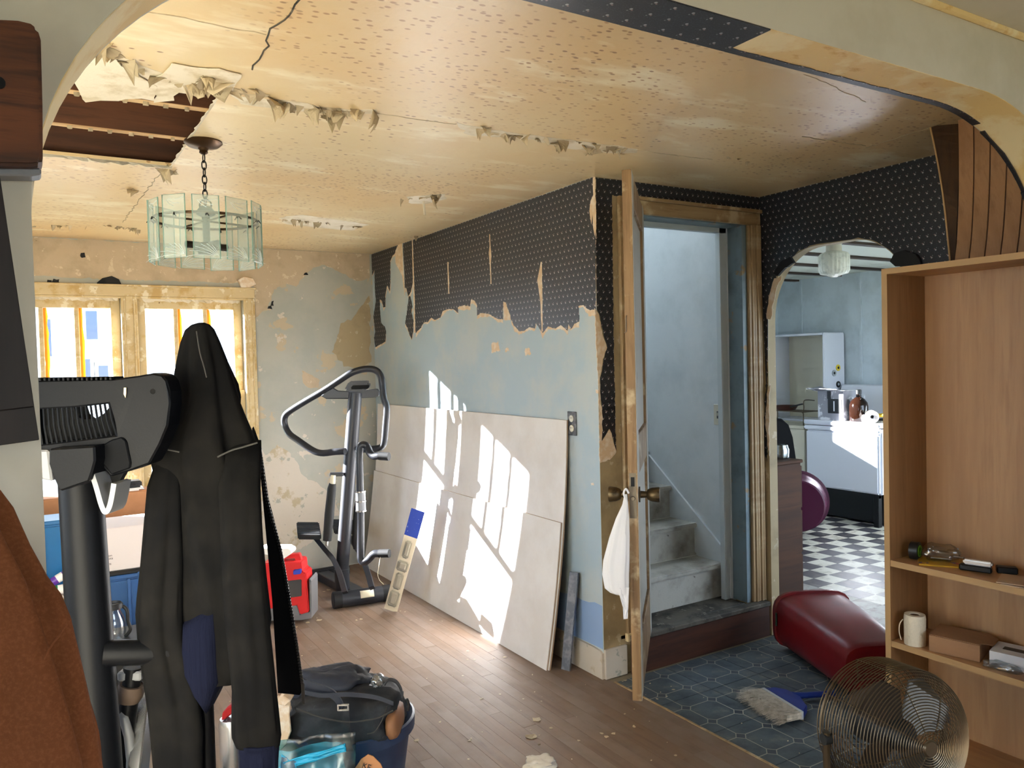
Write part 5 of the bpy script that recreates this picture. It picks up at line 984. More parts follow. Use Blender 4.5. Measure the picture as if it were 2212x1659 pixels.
rr_ = V((mid.x-0.05, 5.42, 0.04)); G().obox((rr_.x, rr_.y, 0.04), V((0.2, 0, 0)), V((0, .03, 0)), UD*.04).build('rear_tube', 'stepper_rubber', sp_, bevel=0.015, seg=2)
G().beam((mid.x, mid.y+.04, 0.035), (rr_.x, rr_.y, 0.035), V((0.045, 0, 0)), UD*.03).build('base_beam', 'stepper_black', sp_, bevel=0.005)
cb1 = V((cb0.x, cb0.y, 0.06)); G().tube([cb0+UD*.02, cb1], 0.05, 8).build('column_foot', 'stepper_black', sp_, smooth=True, ang=50)
G().tube(crom([V(p) for p in [(1.745,4.427,0.366),(1.734,4.432,0.304),(1.726,4.435,0.249),(1.734,4.428,0.212),(1.753,4.416,0.189)]], 5), 0.0012, 5).build('loose_wire', 'label_cream', sp_)

# ---------------------------------------------------------------- blister pack
M('card_blue', (38, 62, 150), 0.5, layers=[((190, 196, 210), 60, 0.62, 0.68)]); M('foam_beige', (206, 192, 166), 0.5)
bpk2 = thing('blister_pack', (1.98, 4.55, 0), 'clear blister pack with blue header card leaning on the drywall', 'blister pack')
A = V([(1.815,4.471,0.166)][0]); A.z = 0.005; B = V([(1.945,4.314,0.626)][0]); ud = (B-A).normalized(); rd_ = V((0.72, -0.66, 0.1)).normalized(); rd_ = (rd_-ud*rd_.dot(ud)).normalized(); nd = ud.cross(rd_); L_ = (B-A).length
G().beam(A, B, rd_*0.042, nd*0.002).build('backing_card', 'foam_beige', bpk2)
G().beam(A.lerp(B, .74), B, rd_*0.0425, nd*0.0025).build('header_card', 'card_blue', bpk2)
for k, (t0, t1, w_) in enumerate(((.05, .2, .03), (.22, .38, .024), (.4, .5, .034), (.53, .7, .02))):
    G().beam(A.lerp(B, t0), A.lerp(B, t1), rd_*w_, nd*0.022).build('blister', 'clear_plastic', bpk2, bevel=0.008, seg=2)
    G().beam(A.lerp(B, t0+.02), A.lerp(B, t1-.02), rd_*w_*.6, nd*0.012).build('tool_piece', 'foam_beige', bpk2, bevel=0.005)

# ---------------------------------------------------------------- red toy tool case
M('toy_red', (206, 34, 36), 0.35); M('toy_grey', (108, 106, 108), 0.5); M('toy_blue', (38, 60, 170), 0.4); M('toy_dark', (60, 56, 54), 0.6)
tx = thing('toy_tool_case', (1.25, 4.75, 0), 'red and grey toy tool case with blue latch beside the jacket', 'toy case')
def fc(px, d0, d1, nm, mt, bv=.006):
    P = [V(p) for p in px]; return G().loft([[p+FD*d0 for p in P], [p+FD*d1 for p in P]]).build(nm, mt, tx, bevel=bv, seg=2)
o1 = [(1.096,4.7,0.235),(1.111,4.695,0.353),(1.216,4.631,0.361),(1.308,4.575,0.361),(1.311,4.572,0.299),(1.331,4.559,0.293),(1.339,4.546,0.065),(1.292,4.574,0.05),(1.278,4.585,0.105),(1.206,4.628,0.096),(1.09,4.698,0.083)]
fc(o1, 0, 0.14, 'shell', 'toy_red')
fc([(1.088,4.698,0.018),(1.09,4.698,0.083),(1.206,4.628,0.096),(1.278,4.585,0.105),(1.292,4.574,0.05),(1.342,4.545,0.065),(1.346,4.549,0.26),(1.355,4.543,0.246),(1.349,4.539,0.027),(1.296,4.571,0.018)], 0.0, 0.16, 'base', 'toy_grey', .003)
fc([(1.232,4.606,0.25),(1.302,4.564,0.258),(1.3,4.562,0.161),(1.229,4.605,0.152)], 0, 0.02, 'window_recess', 'toy_dark', .003)
fc([(1.262,4.579,0.316),(1.299,4.556,0.32),(1.298,4.556,0.293),(1.261,4.578,0.289)], 0, 0.03, 'latch', 'toy_blue', .003)
fc([(1.203,4.686,0.346),(1.214,4.681,0.39),(1.312,4.621,0.398),(1.324,4.612,0.348),(1.296,4.629,0.349),(1.288,4.635,0.371),(1.232,4.669,0.367),(1.226,4.672,0.346)], 0, 0.04, 'handle', 'toy_red', .003)
o = G().loft([[V(p) for p in [(1.088,4.641,0.427),(1.089,4.642,0.459),(1.226,4.558,0.455),(1.246,4.546,0.441),(1.247,4.544,0.423),(1.205,4.569,0.392)]], [V(p)+FD*.1 for p in [(1.088,4.641,0.427),(1.089,4.642,0.459),(1.226,4.558,0.455),(1.246,4.546,0.441),(1.247,4.544,0.423),(1.205,4.569,0.392)]]]).build('food_container', 'paper_white', None, bevel=.004); tag(o, 'small white plastic container lying on the red toy case', 'container')

# ---------------------------------------------------------------- chandelier
M('bronze', (84, 62, 42), 0.35, 0.85); M('glass_aqua', (196, 214, 206), 0.08, spec=0.6, alpha=0.3, layers=[((214, 226, 222), 6, 0.45, 0.65)]); M('glass_edge', (128, 166, 152), 0.3, alpha=0.75); M('etch', (235, 242, 242), 0.6, alpha=0.8); M('fixture_dark', (38, 32, 26), 0.45, 0.6); M('bulb', (235, 232, 222), 0.2)
cx_, cy_ = 0.575, 3.10
chd = thing('chandelier', (cx_, cy_, CZ), 'bronze chain chandelier with a ring of etched glass panels', 'chandelier')
G().lathe([(0.0, 0), (0.066, 0), (0.068, -0.006), (0.055, -0.018), (0.02, -0.026), (0.014, -0.034), (0.016, -0.042), (0.008, -0.048), (0, -0.048)], (cx_, cy_, CZ), (0, 0, 1), 32).build('canopy', 'bronze', chd, smooth=True)
z = CZ-0.046; k = 0
while z > 2.115:
    ring = []
    for i in range(14):
        t = 2*math.pi*i/14; h = 0.0085*math.cos(t); v = 0.017*math.sin(t); e = (RD+FD).normalized() if k % 2 else (RD-FD).normalized(); ring.append(V((cx_, cy_, z-0.015))+e*h+UD*v)
    G().tube(ring, 0.0023, 6, closed=True).build('chain_link', 'fixture_dark', chd, smooth=True); z -= 0.0265; k += 1
G().tube([V((cx_, cy_, 2.11))+RD*.022*math.cos(2*math.pi*i/16)+UD*.022*math.sin(2*math.pi*i/16)+UD*-.005 for i in range(16)], 0.003, 6, closed=True).build('hanging_loop', 'fixture_dark', chd, smooth=True)
G().lathe([(0.0, 2.10), (0.02, 2.10), (0.034, 2.08), (0.034, 2.07), (0.014, 2.06), (0.012, 1.97), (0.03, 1.965), (0.04, 1.95), (0.03, 1.925), (0.0, 1.92)], (cx_, cy_, 0), (0, 0, 1), 20).build('stem', 'fixture_dark', chd, smooth=True)
RR = 0.183
G().tube([(cx_+RR*math.cos(2*math.pi*i/48), cy_+RR*math.sin(2*math.pi*i/48), 2.047) for i in range(48)], 0.005, 8, closed=True).build('hoop', 'bronze', chd, smooth=True)
for i in range(4):
    t = 2*math.pi*i/4+.3; d = V((math.cos(t), math.sin(t), 0))
    G().tube([V((cx_, cy_, 2.047)), V((cx_, cy_, 2.047))+d*RR], 0.004, 6).build('spoke', 'bronze', chd)
    G().lathe([(0.0, 0), (0.013, 0), (0.013, .05), (0.0, .05)], V((cx_, cy_, 1.955))+d*.03, d, 14).build('lamp_socket', 'fixture_dark', chd, smooth=True)
NP = 11; dbx = random.Random(4)
for i in range(NP):
    t = math.atan2(-cy_, -cx_)+2*math.pi*i/NP; d = V((math.cos(t), math.sin(t), 0)); s_ = V((-math.sin(t), math.cos(t), 0)); jj = dbx.uniform(-.09, .09); s_ = (s_+UD*jj*.4).normalized(); c = V((cx_, cy_, 1.998+jj*.06))+d*(RR+0.008)
    pn = G().obox(c, s_*0.0435, d*0.0025, UD*0.110).build('glass_panel', 'glass_aqua', chd, bevel=0.0022)
    ed_ = [c+s_*0.0435*a_+UD*0.110*b_ for a_, b_ in ((-1, -1), (1, -1), (1, 1), (-1, 1))]; G().tube(ed_, 0.0021, 5, closed=True).build('ground_edge', 'glass_edge', pn)
    for k in range(6):
        base = c+s_*0.038-UD*0.108; a_ = math.radians(95+k*13); L = 0.05+0.012*k
        pts = [base+(s_*math.cos(a_+.35*u)+UD*math.sin(a_+.35*u))*L*u+d*0.003 for u in (0.15, .4, .7, 1)]
        G().tube(pts, 0.0008, 4).build('etched_line', 'etch', pn)
        base = c-s_*0.03+UD*0.10; a_ = math.radians(-85+k*11); pts = [base+(s_*math.cos(a_+.5*u)+UD*math.sin(a_+.5*u))*(0.04+.006*k)*u+d*0.003 for u in (0.2, .6, 1)]
        if k % 2: G().tube(pts, 0.0007, 4).build('etched_line', 'etch', pn)
    h0 = c-d*0.012+UD*0.035
    G().tube([h0, c+UD*0.046+d*.001, c+d*0.004+UD*0.04, c+d*0.006+UD*0.046+s_*.004, c+d*.012+UD*.036+s_*.01], 0.0018, 6).build('wire_hook', 'fixture_dark', chd)

# ---------------------------------------------------------------- plastic bag on the door knob
M('bag_white', (246, 246, 248), 0.55, thin=0.35)
bg_ = thing('plastic_bag', (1.83, 2.32, 0.53), 'white torn plastic shopping bag hanging from the door knob', 'plastic bag')
drape([(1.867,2.279,0.997,0.005),(1.863,2.279,0.959,0.011),(1.853,2.284,0.908,0.025),(1.841,2.289,0.839,0.038),(1.828,2.294,0.754,0.049),(1.824,2.295,0.703,0.05),(1.826,2.292,0.651,0.045),(1.833,2.287,0.634,0.034),(1.843,2.28,0.625,0.022)], 0.35, 5, 0.16, 31, 40, 0.3).build('bag', 'bag_white', bg_, smooth=True, ang=80)
sheet(*[(1.822,2.283,0.654),(1.858,2.26,0.656),(1.852,2.261,0.571),(1.835,2.272,0.585)], 'torn_strip', 'bag_white', bg_, 2, 0.004); sheet(*[(1.836,2.272,0.594),(1.853,2.261,0.588),(1.85,2.262,0.54),(1.837,2.27,0.537)], 'torn_strip', 'bag_white', bg_, 4, 0.004)
G().tube(crom([V(p) for p in [(1.866,2.278,0.979),(1.86,2.283,1),(1.868,2.279,1.017),(1.876,2.273,1)]], 4), 0.004, 6).build('handle_loop', 'bag_white', bg_, smooth=True)

# ---------------------------------------------------------------- rag and debris on the floor
M('rag', (212, 206, 196), 0.9, bump=0.2, bs=30)
rgc = V((1.56, 2.43, 0.012))
o = lump(rgc, RD*0.055, FD*0.045, UD*0.016, 6, 0.5, 32, 16).build('rag', 'rag', None, smooth=True, ang=80); tag(o, 'crumpled white rag lying on the wooden floor', 'rag')
dbr = random.Random(5); chips = []
spots = [(1.754,2.752),(1.657,2.636),(1.688,2.633),(1.76,2.657),(1.646,2.569),(1.333,4.56),(1.402,4.561),(1.404,4.611),(1.558,4.774),(1.583,4.431),(1.612,4.431),(1.885,3.612),(1.831,3.51),(2.001,3.429),(1.995,3.16),(1.897,2.99),(1.869,2.891),(1.815,2.957),(1.361,2.623),(1.449,2.764),(1.435,2.75),(1.662,3.063),(1.745,2.864),(1.902,2.502),(1.9,2.47),(2.301,2.621),(2.298,2.856),(2.314,2.858),(2.442,2.686),(2.427,2.654),(1.791,2.507),(1.684,2.405),(2.047,2.476),(1.866,4.44),(1.882,4.407),(1.942,4.175),(1.99,4.121),(1.86,3.49),(1.253,4.518),(1.613,5.125),(1.649,5.138),(2.024,2.208),(1.94,2.476),(1.216,2.955),(1.153,2.851),(1.259,2.869),(1.407,2.963),(1.715,3.341),(1.755,3.058)]
for i, (x, y) in enumerate(spots):
    big = i in (0, 1, 5, 6, 40); s_ = dbr.uniform(.018, .03) if big else dbr.uniform(.005, .013)
    k = i % 6
    if k >= len(chips):
        rr = random.Random(k+50); P = [(math.cos(2*math.pi*j/7)*rr.uniform(.5, 1.1), math.sin(2*math.pi*j/7)*rr.uniform(.4, 1.0)) for j in range(7)]
        vv = [V((a, b, 0.16*(a*a))) for a, b in P]; o = G().loft([vv, [v+V((0, 0, 0.06)) for v in vv]]).build('paint_chip', 'flake', None, origin=(0, 0, 0)); chips.append(o)
    else: o = chips[k].copy(); COL.objects.link(o)
    put(o, (x, y, 0.0003)); o.scale = (s_, s_*dbr.uniform(.6, 1), s_); o.rotation_euler = (0, 0, dbr.uniform(0, 6.28))
    tag(o, 'loose flake of tan paint fallen on the floor', 'paint flake', 'paint flakes fallen on the floor')
dg = G()
for i in range(230):
    x, y = dbr.uniform(0.6, 3.1), dbr.uniform(1.6, 5.4)
    if x > 2.2 and y > 2.8: continue
    if x > 2.0 and y > 3.1: continue
    if (x < 1.2 and y < 3.0) or (x < 1.1 and y > 4.4): continue
    s_ = dbr.uniform(.001, .0032); dg.obox((x, y, s_*.3), V((s_, s_*.3, 0)), V((-s_*.3, s_*.7, 0)), UD*s_*.3)
tag(dg.build('debris', 'flake', None, world=True), 'fine plaster crumbs scattered over the floor', 'debris', kind='stuff')

# ================================================================ RIGHT SIDE
wood('book_oak', (200, 158, 114), (178, 136, 96), 'z', 0.45, 8); wood('book_side', (146, 106, 68), (122, 86, 52), 'z', 0.45, 8); wood('book_oak_y', (186, 142, 98), (160, 118, 80), 'y', 0.45, 8); M('edge_band', (190, 154, 106), 0.5)
BX0, BX1, BY0, BY1, BZ = 2.772, 3.022, 1.310, 1.840, 1.815
bk = thing('bookcase', ((BX0+BX1)/2, (BY0+BY1)/2, 0), 'light oak laminate bookcase with open shelves beside the kitchen archway', 'bookcase')
def panel(lo, hi, nm, mt, edge=True):
    p = G().box(lo, hi).build(nm, mt, bk)
    if edge: G().box((lo[0]-0.0012, lo[1], lo[2]), (lo[0], hi[1], hi[2])).build('edge_band', 'edge_band', p)
    return p
panel((BX0, BY1-0.022, 0), (BX1, BY1, BZ), 'side_panel', 'book_side'); panel((BX0, BY0, 0), (BX1, BY0+0.022, BZ), 'side_panel', 'book_side')
panel((BX0, BY0+.022, BZ-.022), (BX1, BY1-.022, BZ), 'top_panel', 'book_oak_y'); panel((BX0, BY0+.022, 0), (BX1-.006, BY1-.022, 0.012), 'bottom_panel', 'book_oak_y')
panel((BX0+.004, BY0+.022, 0.683), (BX1-.006, BY1-.022, 0.706), 'shelf', 'book_oak_y'); panel((BX0+.004, BY0+.022, 0.373), (BX1-.006, BY1-.022, 0.396), 'shelf', 'book_oak_y')
panel((BX1-0.006, BY0+.022, 0.012), (BX1, BY1-.022, BZ-.022), 'back_panel', 'book_oak', False)
# ---- upper shelf items
SZ = 0.706; LZ = 0.396
M('tape_black', (20, 22, 22), 0.4); M('tape_green', (110, 170, 40), 0.45)
tm_ = thing('tape_roll', (2.86, 1.782, SZ), 'black tape roll with green core on the upper shelf', 'tape roll')
ax = V((0.25, -0.97, 0)); c = V((2.86, 1.788, SZ+0.033))
G().lathe([(0.02, 0), (0.033, 0), (0.033, 0.03), (0.02, 0.03), (0.02, 0)], c, ax, 28).build('roll', 'tape_black', tm_, smooth=True, ang=30); G().lathe([(0.016, -0.001), (0.022, -0.001), (0.022, 0.032), (0.016, 0.032), (0.016, -.001)], c, ax, 28).build('core', 'tape_green', tm_, smooth=True, ang=30)
M('foil_yellow', (196, 150, 40), 0.4, layers=[((70, 60, 120), 12, 0.6, 0.64), ((180, 60, 40), 9, 0.62, 0.66)])
o = G().obox((2.888, 1.672, SZ+0.003), V((0.05, -0.075, 0)), V((0.05, 0.033, 0)), UD*0.003).build('seed_packet', 'foil_yellow', None, bevel=0.001); tag(o, 'colourful yellow paper packet lying under the clear plastic bag', 'packet')
o = lump((2.90, 1.695, SZ+0.036), V((0.04, -0.045, 0)), V((0.035, 0.03, 0)), UD*0.027, 5, 0.35, 26, 14).build('clear_bag', 'clear_plastic', None, smooth=True, ang=60); tag(o, 'crinkled clear plastic bag of small parts on the upper shelf', 'plastic bag')
o2 = G().cyl((2.875, 1.72, SZ+.014), (2.91, 1.66, SZ+.014), 0.006, None, 12).build('metal_parts', 'chrome', o)
gt = thing('hand_tool', (2.88, 1.535, SZ), 'small chrome and black hand tool on the upper shelf', 'hand tool')
G().obox((2.868, 1.55, SZ+.012), V((0.014, -0.05, 0)), V((0.012, 0.004, 0)), UD*.011).build('body', 'tape_black', gt, bevel=0.004); G().obox((2.876, 1.545, SZ+.032), V((0.012, -0.045, 0)), V((0.014, 0.004, 0)), UD*.009).build('top_cover', 'aluminium', gt, bevel=0.005, seg=2); G().tube([(2.885, 1.60, SZ+.035), (2.9, 1.645, SZ+.03)], 0.004, 8).build('spout', 'aluminium', gt, smooth=True)
o = G().obox((2.93, 1.475, SZ+.012), V((0.016, -0.028, 0)), V((0.014, 0.01, 0)), UD*.012).build('metal_case', 'tape_black', None, bevel=0.004); tag(o, 'dark small case behind the hand tool on the shelf', 'case')
M('paper_tan', (196, 168, 140), 0.8)
for i, (x_, y_, a_) in enumerate(((2.84, 1.40, .35), (2.835, 1.372, .15))):
    e1 = V((math.sin(a_), -math.cos(a_), 0)); e2 = V((math.cos(a_), math.sin(a_), 0))
    o = G().obox((x_, y_, SZ+.003+.004*(1-i)), e1*.05, e2*.065, UD*.0012).build('envelope', 'paper_tan', None); tag(o, ('upper', 'lower')[i]+' tan envelope lying on the upper shelf at the picture edge', 'envelope', 'envelopes on the upper shelf')
# ---- lower shelf items
M('towel_paper', (226, 214, 190), 0.9, bump=0.3, bs=120); M('tube_core', (120, 88, 60), 0.8)
pr = thing('paper_roll', (2.815, 1.748, LZ), 'upright roll of white paper towel on the lower shelf', 'paper roll')
G().lathe([(0.016, 0), (0.037, 0), (0.038, 0.1), (0.036, 0.113), (0.018, 0.113), (0.016, 0.10), (0.016, 0)], (2.815, 1.748, LZ), (0, 0, 1), 32).build('paper', 'towel_paper', pr, smooth=True, ang=50); G().lathe([(0.013, 0.001), (0.017, 0.001), (0.017, 0.11), (0.013, 0.11), (0.013, 0.001)], (2.815, 1.748, LZ), (0, 0, 1), 24).build('core', 'tube_core', pr, smooth=True)
G().tube(crom([(2.79, 1.78, LZ+.09), (2.785, 1.79, LZ+.07), (2.785, 1.792, LZ+.04), (2.788, 1.786, LZ+.01)], 4), 0.002, 6).build('loose_end', 'towel_paper', pr, smooth=True)
kb2 = thing('kraft_box', (2.88, 1.6, LZ), 'small open brown kraft box on the lower shelf', 'box')
wood('kraft', (166, 126, 92), (150, 112, 80), 'y', 0.85, 4)
c0 = V((2.875, 1.615, LZ)); e1 = V((0.018, -0.082, 0)); e2 = V((0.07, 0.02, 0))
G().obox(c0+UD*.0305, e1, e2, UD*.0295).build('tray', 'kraft', kb2, bevel=0.001)
fl_ = [c0+UD*.062-e1*1.0-e2*1.0, c0+UD*.062+e1*1.0-e2*1.0, c0+UD*.062+e1*1.0+e2, c0+UD*.062-e1*1.0+e2]
G().loft([fl_, [p+UD*.0015 for p in fl_]]).build('lid', 'kraft', kb2)
fl_ = [c0+UD*.0635+e1-e2*.85, c0+UD*.060+e1*1.38-e2*.55, c0+UD*.060+e1*1.42+e2*.6, c0+UD*.0635+e1+e2*.95]
G().loft([fl_, [p+UD*.0015 for p in fl_]]).build('tuck_flap', 'kraft', kb2)
wb2 = thing('white_box', (2.88, 1.43, LZ), 'white printed carton with a dark slot on the lower shelf', 'box')
M('box_white', (228, 230, 236), 0.6); c0 = V((2.905, 1.425, LZ)); e1 = V((0.015, -0.075, 0)); e2 = V((0.06, 0.015, 0))
G().obox(c0+UD*.026, e1, e2, UD*.0255).build('carton', 'box_white', wb2, bevel=0.001); G().obox(c0+UD*.0518-e1*.1, e1*.5, e2*.25, UD*.0004).build('slot', 'tape_black', wb2)
o = lump((2.815, 1.435, LZ+0.014), V((0.012, -0.05, 0)), V((0.022, 0.006, 0)), UD*0.012, 7, 0.4, 26, 12).build('plastic_wrapper', 'clear_plastic', None, smooth=True, ang=60); tag(o, 'clear plastic wrapper lying in front of the white carton', 'plastic wrapper')

# ---------------------------------------------------------------- beadboard panels behind the bookcase
wood('beadboard', (172, 128, 86), (146, 102, 62), 'z', 0.5, 9); wood('panel_back', (78, 52, 28), (54, 36, 20), 'z', 0.7, 8); M('groove', (74, 44, 22), 0.7)
bb = thing('beadboard_panel', (3.03, 1.52, 0), 'oak beadboard panel leaning upright behind the bookcase', 'panel')
pt = lambda y, z: (3.042-0.17*max(0, (z-1.84)/.49)**1.3 if z > 1.84 else 3.042, y, z)
W_ = 0.0565; y1_ = 1.716
for i in range(7):
    ya = y1_-i*W_; yb_ = ya-W_+0.005
    if yb_ < 1.315: break
    rings = []
    for k in range(15):
        z = (0, .6, 1.2, 1.84, 1.9, 1.95, 2.0, 2.05, 2.1, 2.15, 2.2, 2.24, 2.27, 2.3, 2.325)[k]; s_ = 0.10*max(0, (z-1.85)/.48) if z > 1.85 else 0.0
        f_ = lambda y: y-0.115*max(0, (z-1.83)/.5)
        rings.append([pt(max(f_(ya), 1.312), z), pt(max(f_(yb_), 1.309), z), tuple(V(pt(max(f_(yb_), 1.309), z))+V((.008, 0, 0))), tuple(V(pt(max(f_(ya), 1.312), z))+V((.008, 0, 0)))])
    G().loft(rings).build('bead_strip', 'beadboard', bb)
    rings2 = [[tuple(V(r_[1])+V((.003, 0, 0))), tuple(V(r_[1])+V((.003, -.005, 0))), tuple(V(r_[1])+V((.008, -.005, 0))), tuple(V(r_[1])+V((.008, 0, 0)))] for r_ in rings]
    G().loft(rings2).build('bead_groove', 'groove', bb)
bp2 = thing('bent_panel', (3.06, 1.75, 0), 'thin brown plywood sheet curling away beside the beadboard', 'panel')
Lf = crom([(2.904,1.722,2.335),(2.938,1.722,2.245),(2.967,1.718,2.125),(3.006,1.726,2.008),(3.053,1.738,1.853)], 4); Rt = crom([(2.975,1.651,2.358),(2.989,1.662,2.236),(3,1.674,2.12),(3.022,1.692,2.003),(3.062,1.722,1.851)], 4)
Lf.append(V((3.075, 1.80, 0.0))); Rt.append(V((3.075, 1.735, 0.0)))
G().loft([[Lf[i], Rt[i], Rt[i]+V((.006, .001, 0)), Lf[i]+V((.006, .001, 0))] for i in range(len(Lf))]).build('sheet', 'panel_back', bp2)
G().tube([p+V((-.001, 0, 0)) for p in Lf], 0.0035, 6).build('raw_edge', 'edge_band', bp2)

# ---------------------------------------------------------------- drum fan
M('fan_wire', (112, 98, 78), 0.32, 0.85); M('fan_blade', (92, 86, 78), 0.35, 0.8); M('fan_motor', (52, 54, 54), 0.5, 0.3)
fa_ = V((-0.27, -0.955, 0.10)).normalized(); fc_ = V((2.125, 1.372, 0.385))
fn_ = thing('floor_fan', (fc_.x, fc_.y, 0), 'round metal floor fan with dense wire cage in front of the bookcase', 'fan')
RF = 0.196; gr = G()
def fring(r, a, w=0.0017, nm='cage_ring', seg=56): G().tube(gr.ring(fc_+fa_*a, fa_, r, seg), w, 5, closed=True).build(nm, 'fan_wire', fn_, smooth=True)
dome = lambda r: 0.055+0.065*(1-(r/RF)**2.2)
for k in range(24): fring(0.024+k*(RF-0.024)/23.5, dome(0.024+k*(RF-0.024)/23.5))
for k in range(15): fring(RF*(1.0 if k < 13 else .97), 0.045-0.0115*k, 0.0019)
for k in range(9): fring(0.04+k*0.017, -0.13+0.02*(k/9), 0.0015, 'rear_ring')
e1 = (UD-fa_*fa_.dot(UD)).normalized(); e2 = fa_.cross(e1)
for i in range(8):
    t = 2*math.pi*i/8+.2; d = e1*math.cos(t)+e2*math.sin(t)
    G().tube([fc_+fa_*(dome(r)-.002)+d*r for r in (0.02, .06, .1, .14, .17, .19)]+[fc_+fa_*a+d*RF*0.99 for a in (.03, -.05, -.11)]+[fc_-fa_*.13+d*.12], 0.0022, 5).build('cage_rib', 'fan_wire', fn_, smooth=True)
G().lathe([(0.0, dome(0)+.004), (0.02, dome(0)+.004), (0.024, dome(.024)), (0.02, dome(0)-.006), (0, dome(0)-.006)], fc_, fa_, 20).build('hub_badge', 'fan_wire', fn_, smooth=True)
G().lathe([(0.0, .04), (0.03, .04), (0.045, 0.02), (0.05, -0.06), (0.062, -0.08), (0.062, -0.14), (0.03, -0.15), (0, -0.15)], fc_, fa_, 24).build('motor', 'fan_motor', fn_, smooth=True, ang=50)
for i in range(4):
    t = 2*math.pi*i/4+.5; d = e1*math.cos(t)+e2*math.sin(t); s_ = fa_.cross(d)
    P = [fc_+d*.04-s_*.03+fa_*.012, fc_+d*.04+s_*.03-fa_*.012, fc_+d*.13+s_*.085-fa_*.03, fc_+d*.175+s_*.06-fa_*.03, fc_+d*.175-s_*.03+fa_*.02, fc_+d*.12-s_*.06+fa_*.025]
    G().loft([P, [p+fa_*.0015 for p in P]]).build('blade', 'fan_blade', fn_)
side = e2 if e2.dot(RD) > 0 else -e2
for s_ in (-1, 1):
    pv = fc_+side*s_*(RF+.012)-fa_*.05
    G().tube(crom([pv+UD*.02, pv-UD*.06, V((pv.x, pv.y, .08))+side*s_*-.01, V((pv.x, pv.y, .014))-side*s_*.03], 5), 0.011, 8).build('stand_arm', 'fan_wire', fn_, smooth=True)
    G().cyl(pv-side*s_*.016, pv+side*s_*.012, 0.016, None, 14).build('pivot_knob', 'fan_motor', fn_, smooth=True)
    q0 = V((pv.x, pv.y, .012))-side*s_*.03; G().tube([q0-fa_*.16, q0+fa_*.14], 0.011, 8).build('foot_tube', 'fan_wire', fn_, smooth=True)
q0 = V((fc_.x, fc_.y, 0.012))-fa_*.2; G().tube([q0-side*.2, q0+side*.2], 0.011, 8).build('cross_foot', 'fan_wire', fn_, smooth=True)

# ---------------------------------------------------------------- red waste bin on its side
M('bin_red', (104, 15, 20), 0.4, layers=[((92, 12, 17), 3, 0.45, 0.6)], coat=0.1); M('bin_green', (18, 48, 34), 0.5)
rbn = thing('waste_bin', (3.22, 2.4, 0), 'dark red plastic waste bin lying on its side in the kitchen archway', 'waste bin')
axd = V((-0.44, -0.90, 0)).normalized(); sdv = V((0.90, -0.44, 0)).normalized()
def srect(c, hw, hh, n=40, e=4.0):
    out = []
    for i in range(n):
        t = 2*math.pi*i/n; ct, st_ = math.cos(t), math.sin(t); k = (abs(ct)**e+abs(st_)**e)**(-1/e); out.append(V(c)+sdv*hw*ct*k+UD*hh*st_*k)
    return out
R0 = V((3.375, 2.655, 0)); rings = []
for L, hw, hh in ((0.0, .205, .145), (0.02, .205, .145), (0.022, .196, .137), (0.3, .178, .13), (0.6, .155, .115), (0.62, .145, .108)):
    c = R0+axd*L+UD*(hh+.001+.006*(1 if L > .021 else 0)); rings.append(srect(c, hw, hh))
inner = [srect(R0+axd*L+UD*(hh+.008), hw, hh) for L, hw, hh in ((.6, .148, .108), (.0, .19, .138))]
G().loft(rings+inner, False, False).build('shell', 'bin_red', rbn, smooth=True, ang=40); G().loft([srect(R0+axd*.619+UD*.115, .147, .108), srect(R0+axd*.622+UD*.115, .12, .09)], True, True).build('base', 'bin_red', rbn, smooth=True)
hc_ = R0+axd*.035-sdv*.2+UD*.16; G().obox(hc_, axd*.006, sdv*.004, UD*.035).build('handle_slot', 'bin_green', rbn, bevel=0.003)

# ---------------------------------------------------------------- brush
M('brush_blue', (22, 44, 120), 0.4); M('bristle', (206, 196, 180), 0.9, layers=[((170, 160, 144), 40, 0.4, 0.6)]); M('ferrule', (196, 198, 200), 0.3, 0.6)
bh = thing('brush', (2.68, 2.25, 0), 'blue handled brush with frayed white bristles on the vinyl tiles', 'brush')
T0, T1, F0, F1, B0, B1 = V((2.60, 2.43, .018)), V((2.535, 2.155, .018)), V((2.69, 2.375, .026)), V((2.635, 2.125, .026)), V((2.74, 2.345, .028)), V((2.70, 2.15, .028))
br_ = random.Random(9); gb = G()
for i in range(900):
    t = br_.random(); h = br_.uniform(-.013, .016); a = F0.lerp(F1, t)+UD*h; b = T0.lerp(T1, min(1, max(0, t+br_.uniform(-.04, .04))))+UD*(h*1.3+br_.uniform(-.002, .006))+V((br_.uniform(-.03, .02), br_.uniform(-.015, .015), 0)); b.z = max(b.z, .002)
    m_ = a.lerp(b, .6)+UD*br_.uniform(0, .006); w_ = V((0, .0011, 0)); gb.add([a-w_, a+w_, m_+w_, m_-w_, b+w_*.5, b-w_*.5], [(0, 1, 2, 3), (3, 2, 4, 5)])
tag(gb.build('bristles', 'bristle', bh), kind='stuff')
G().loft([[F0+UD*.014, F1+UD*.014, F1-UD*.014, F0-UD*.014], [T0.lerp(F0, .35)+UD*.014, T1.lerp(F1, .35)+UD*.014, T1.lerp(F1, .35)-UD*.012, T0.lerp(F0, .35)-UD*.012]]).build('bristle_core', 'bristle', bh)
fd = (B0-F0).normalized()
G().loft([[F0+UD*.016-fd*.004, F1+UD*.016-fd*.004, F1-UD*.016-fd*.004, F0-UD*.016-fd*.004], [F0+UD*.017+fd*.008, F1+UD*.017+fd*.008, F1-UD*.017+fd*.008, F0-UD*.017+fd*.008]]).build('ferrule', 'ferrule', bh)
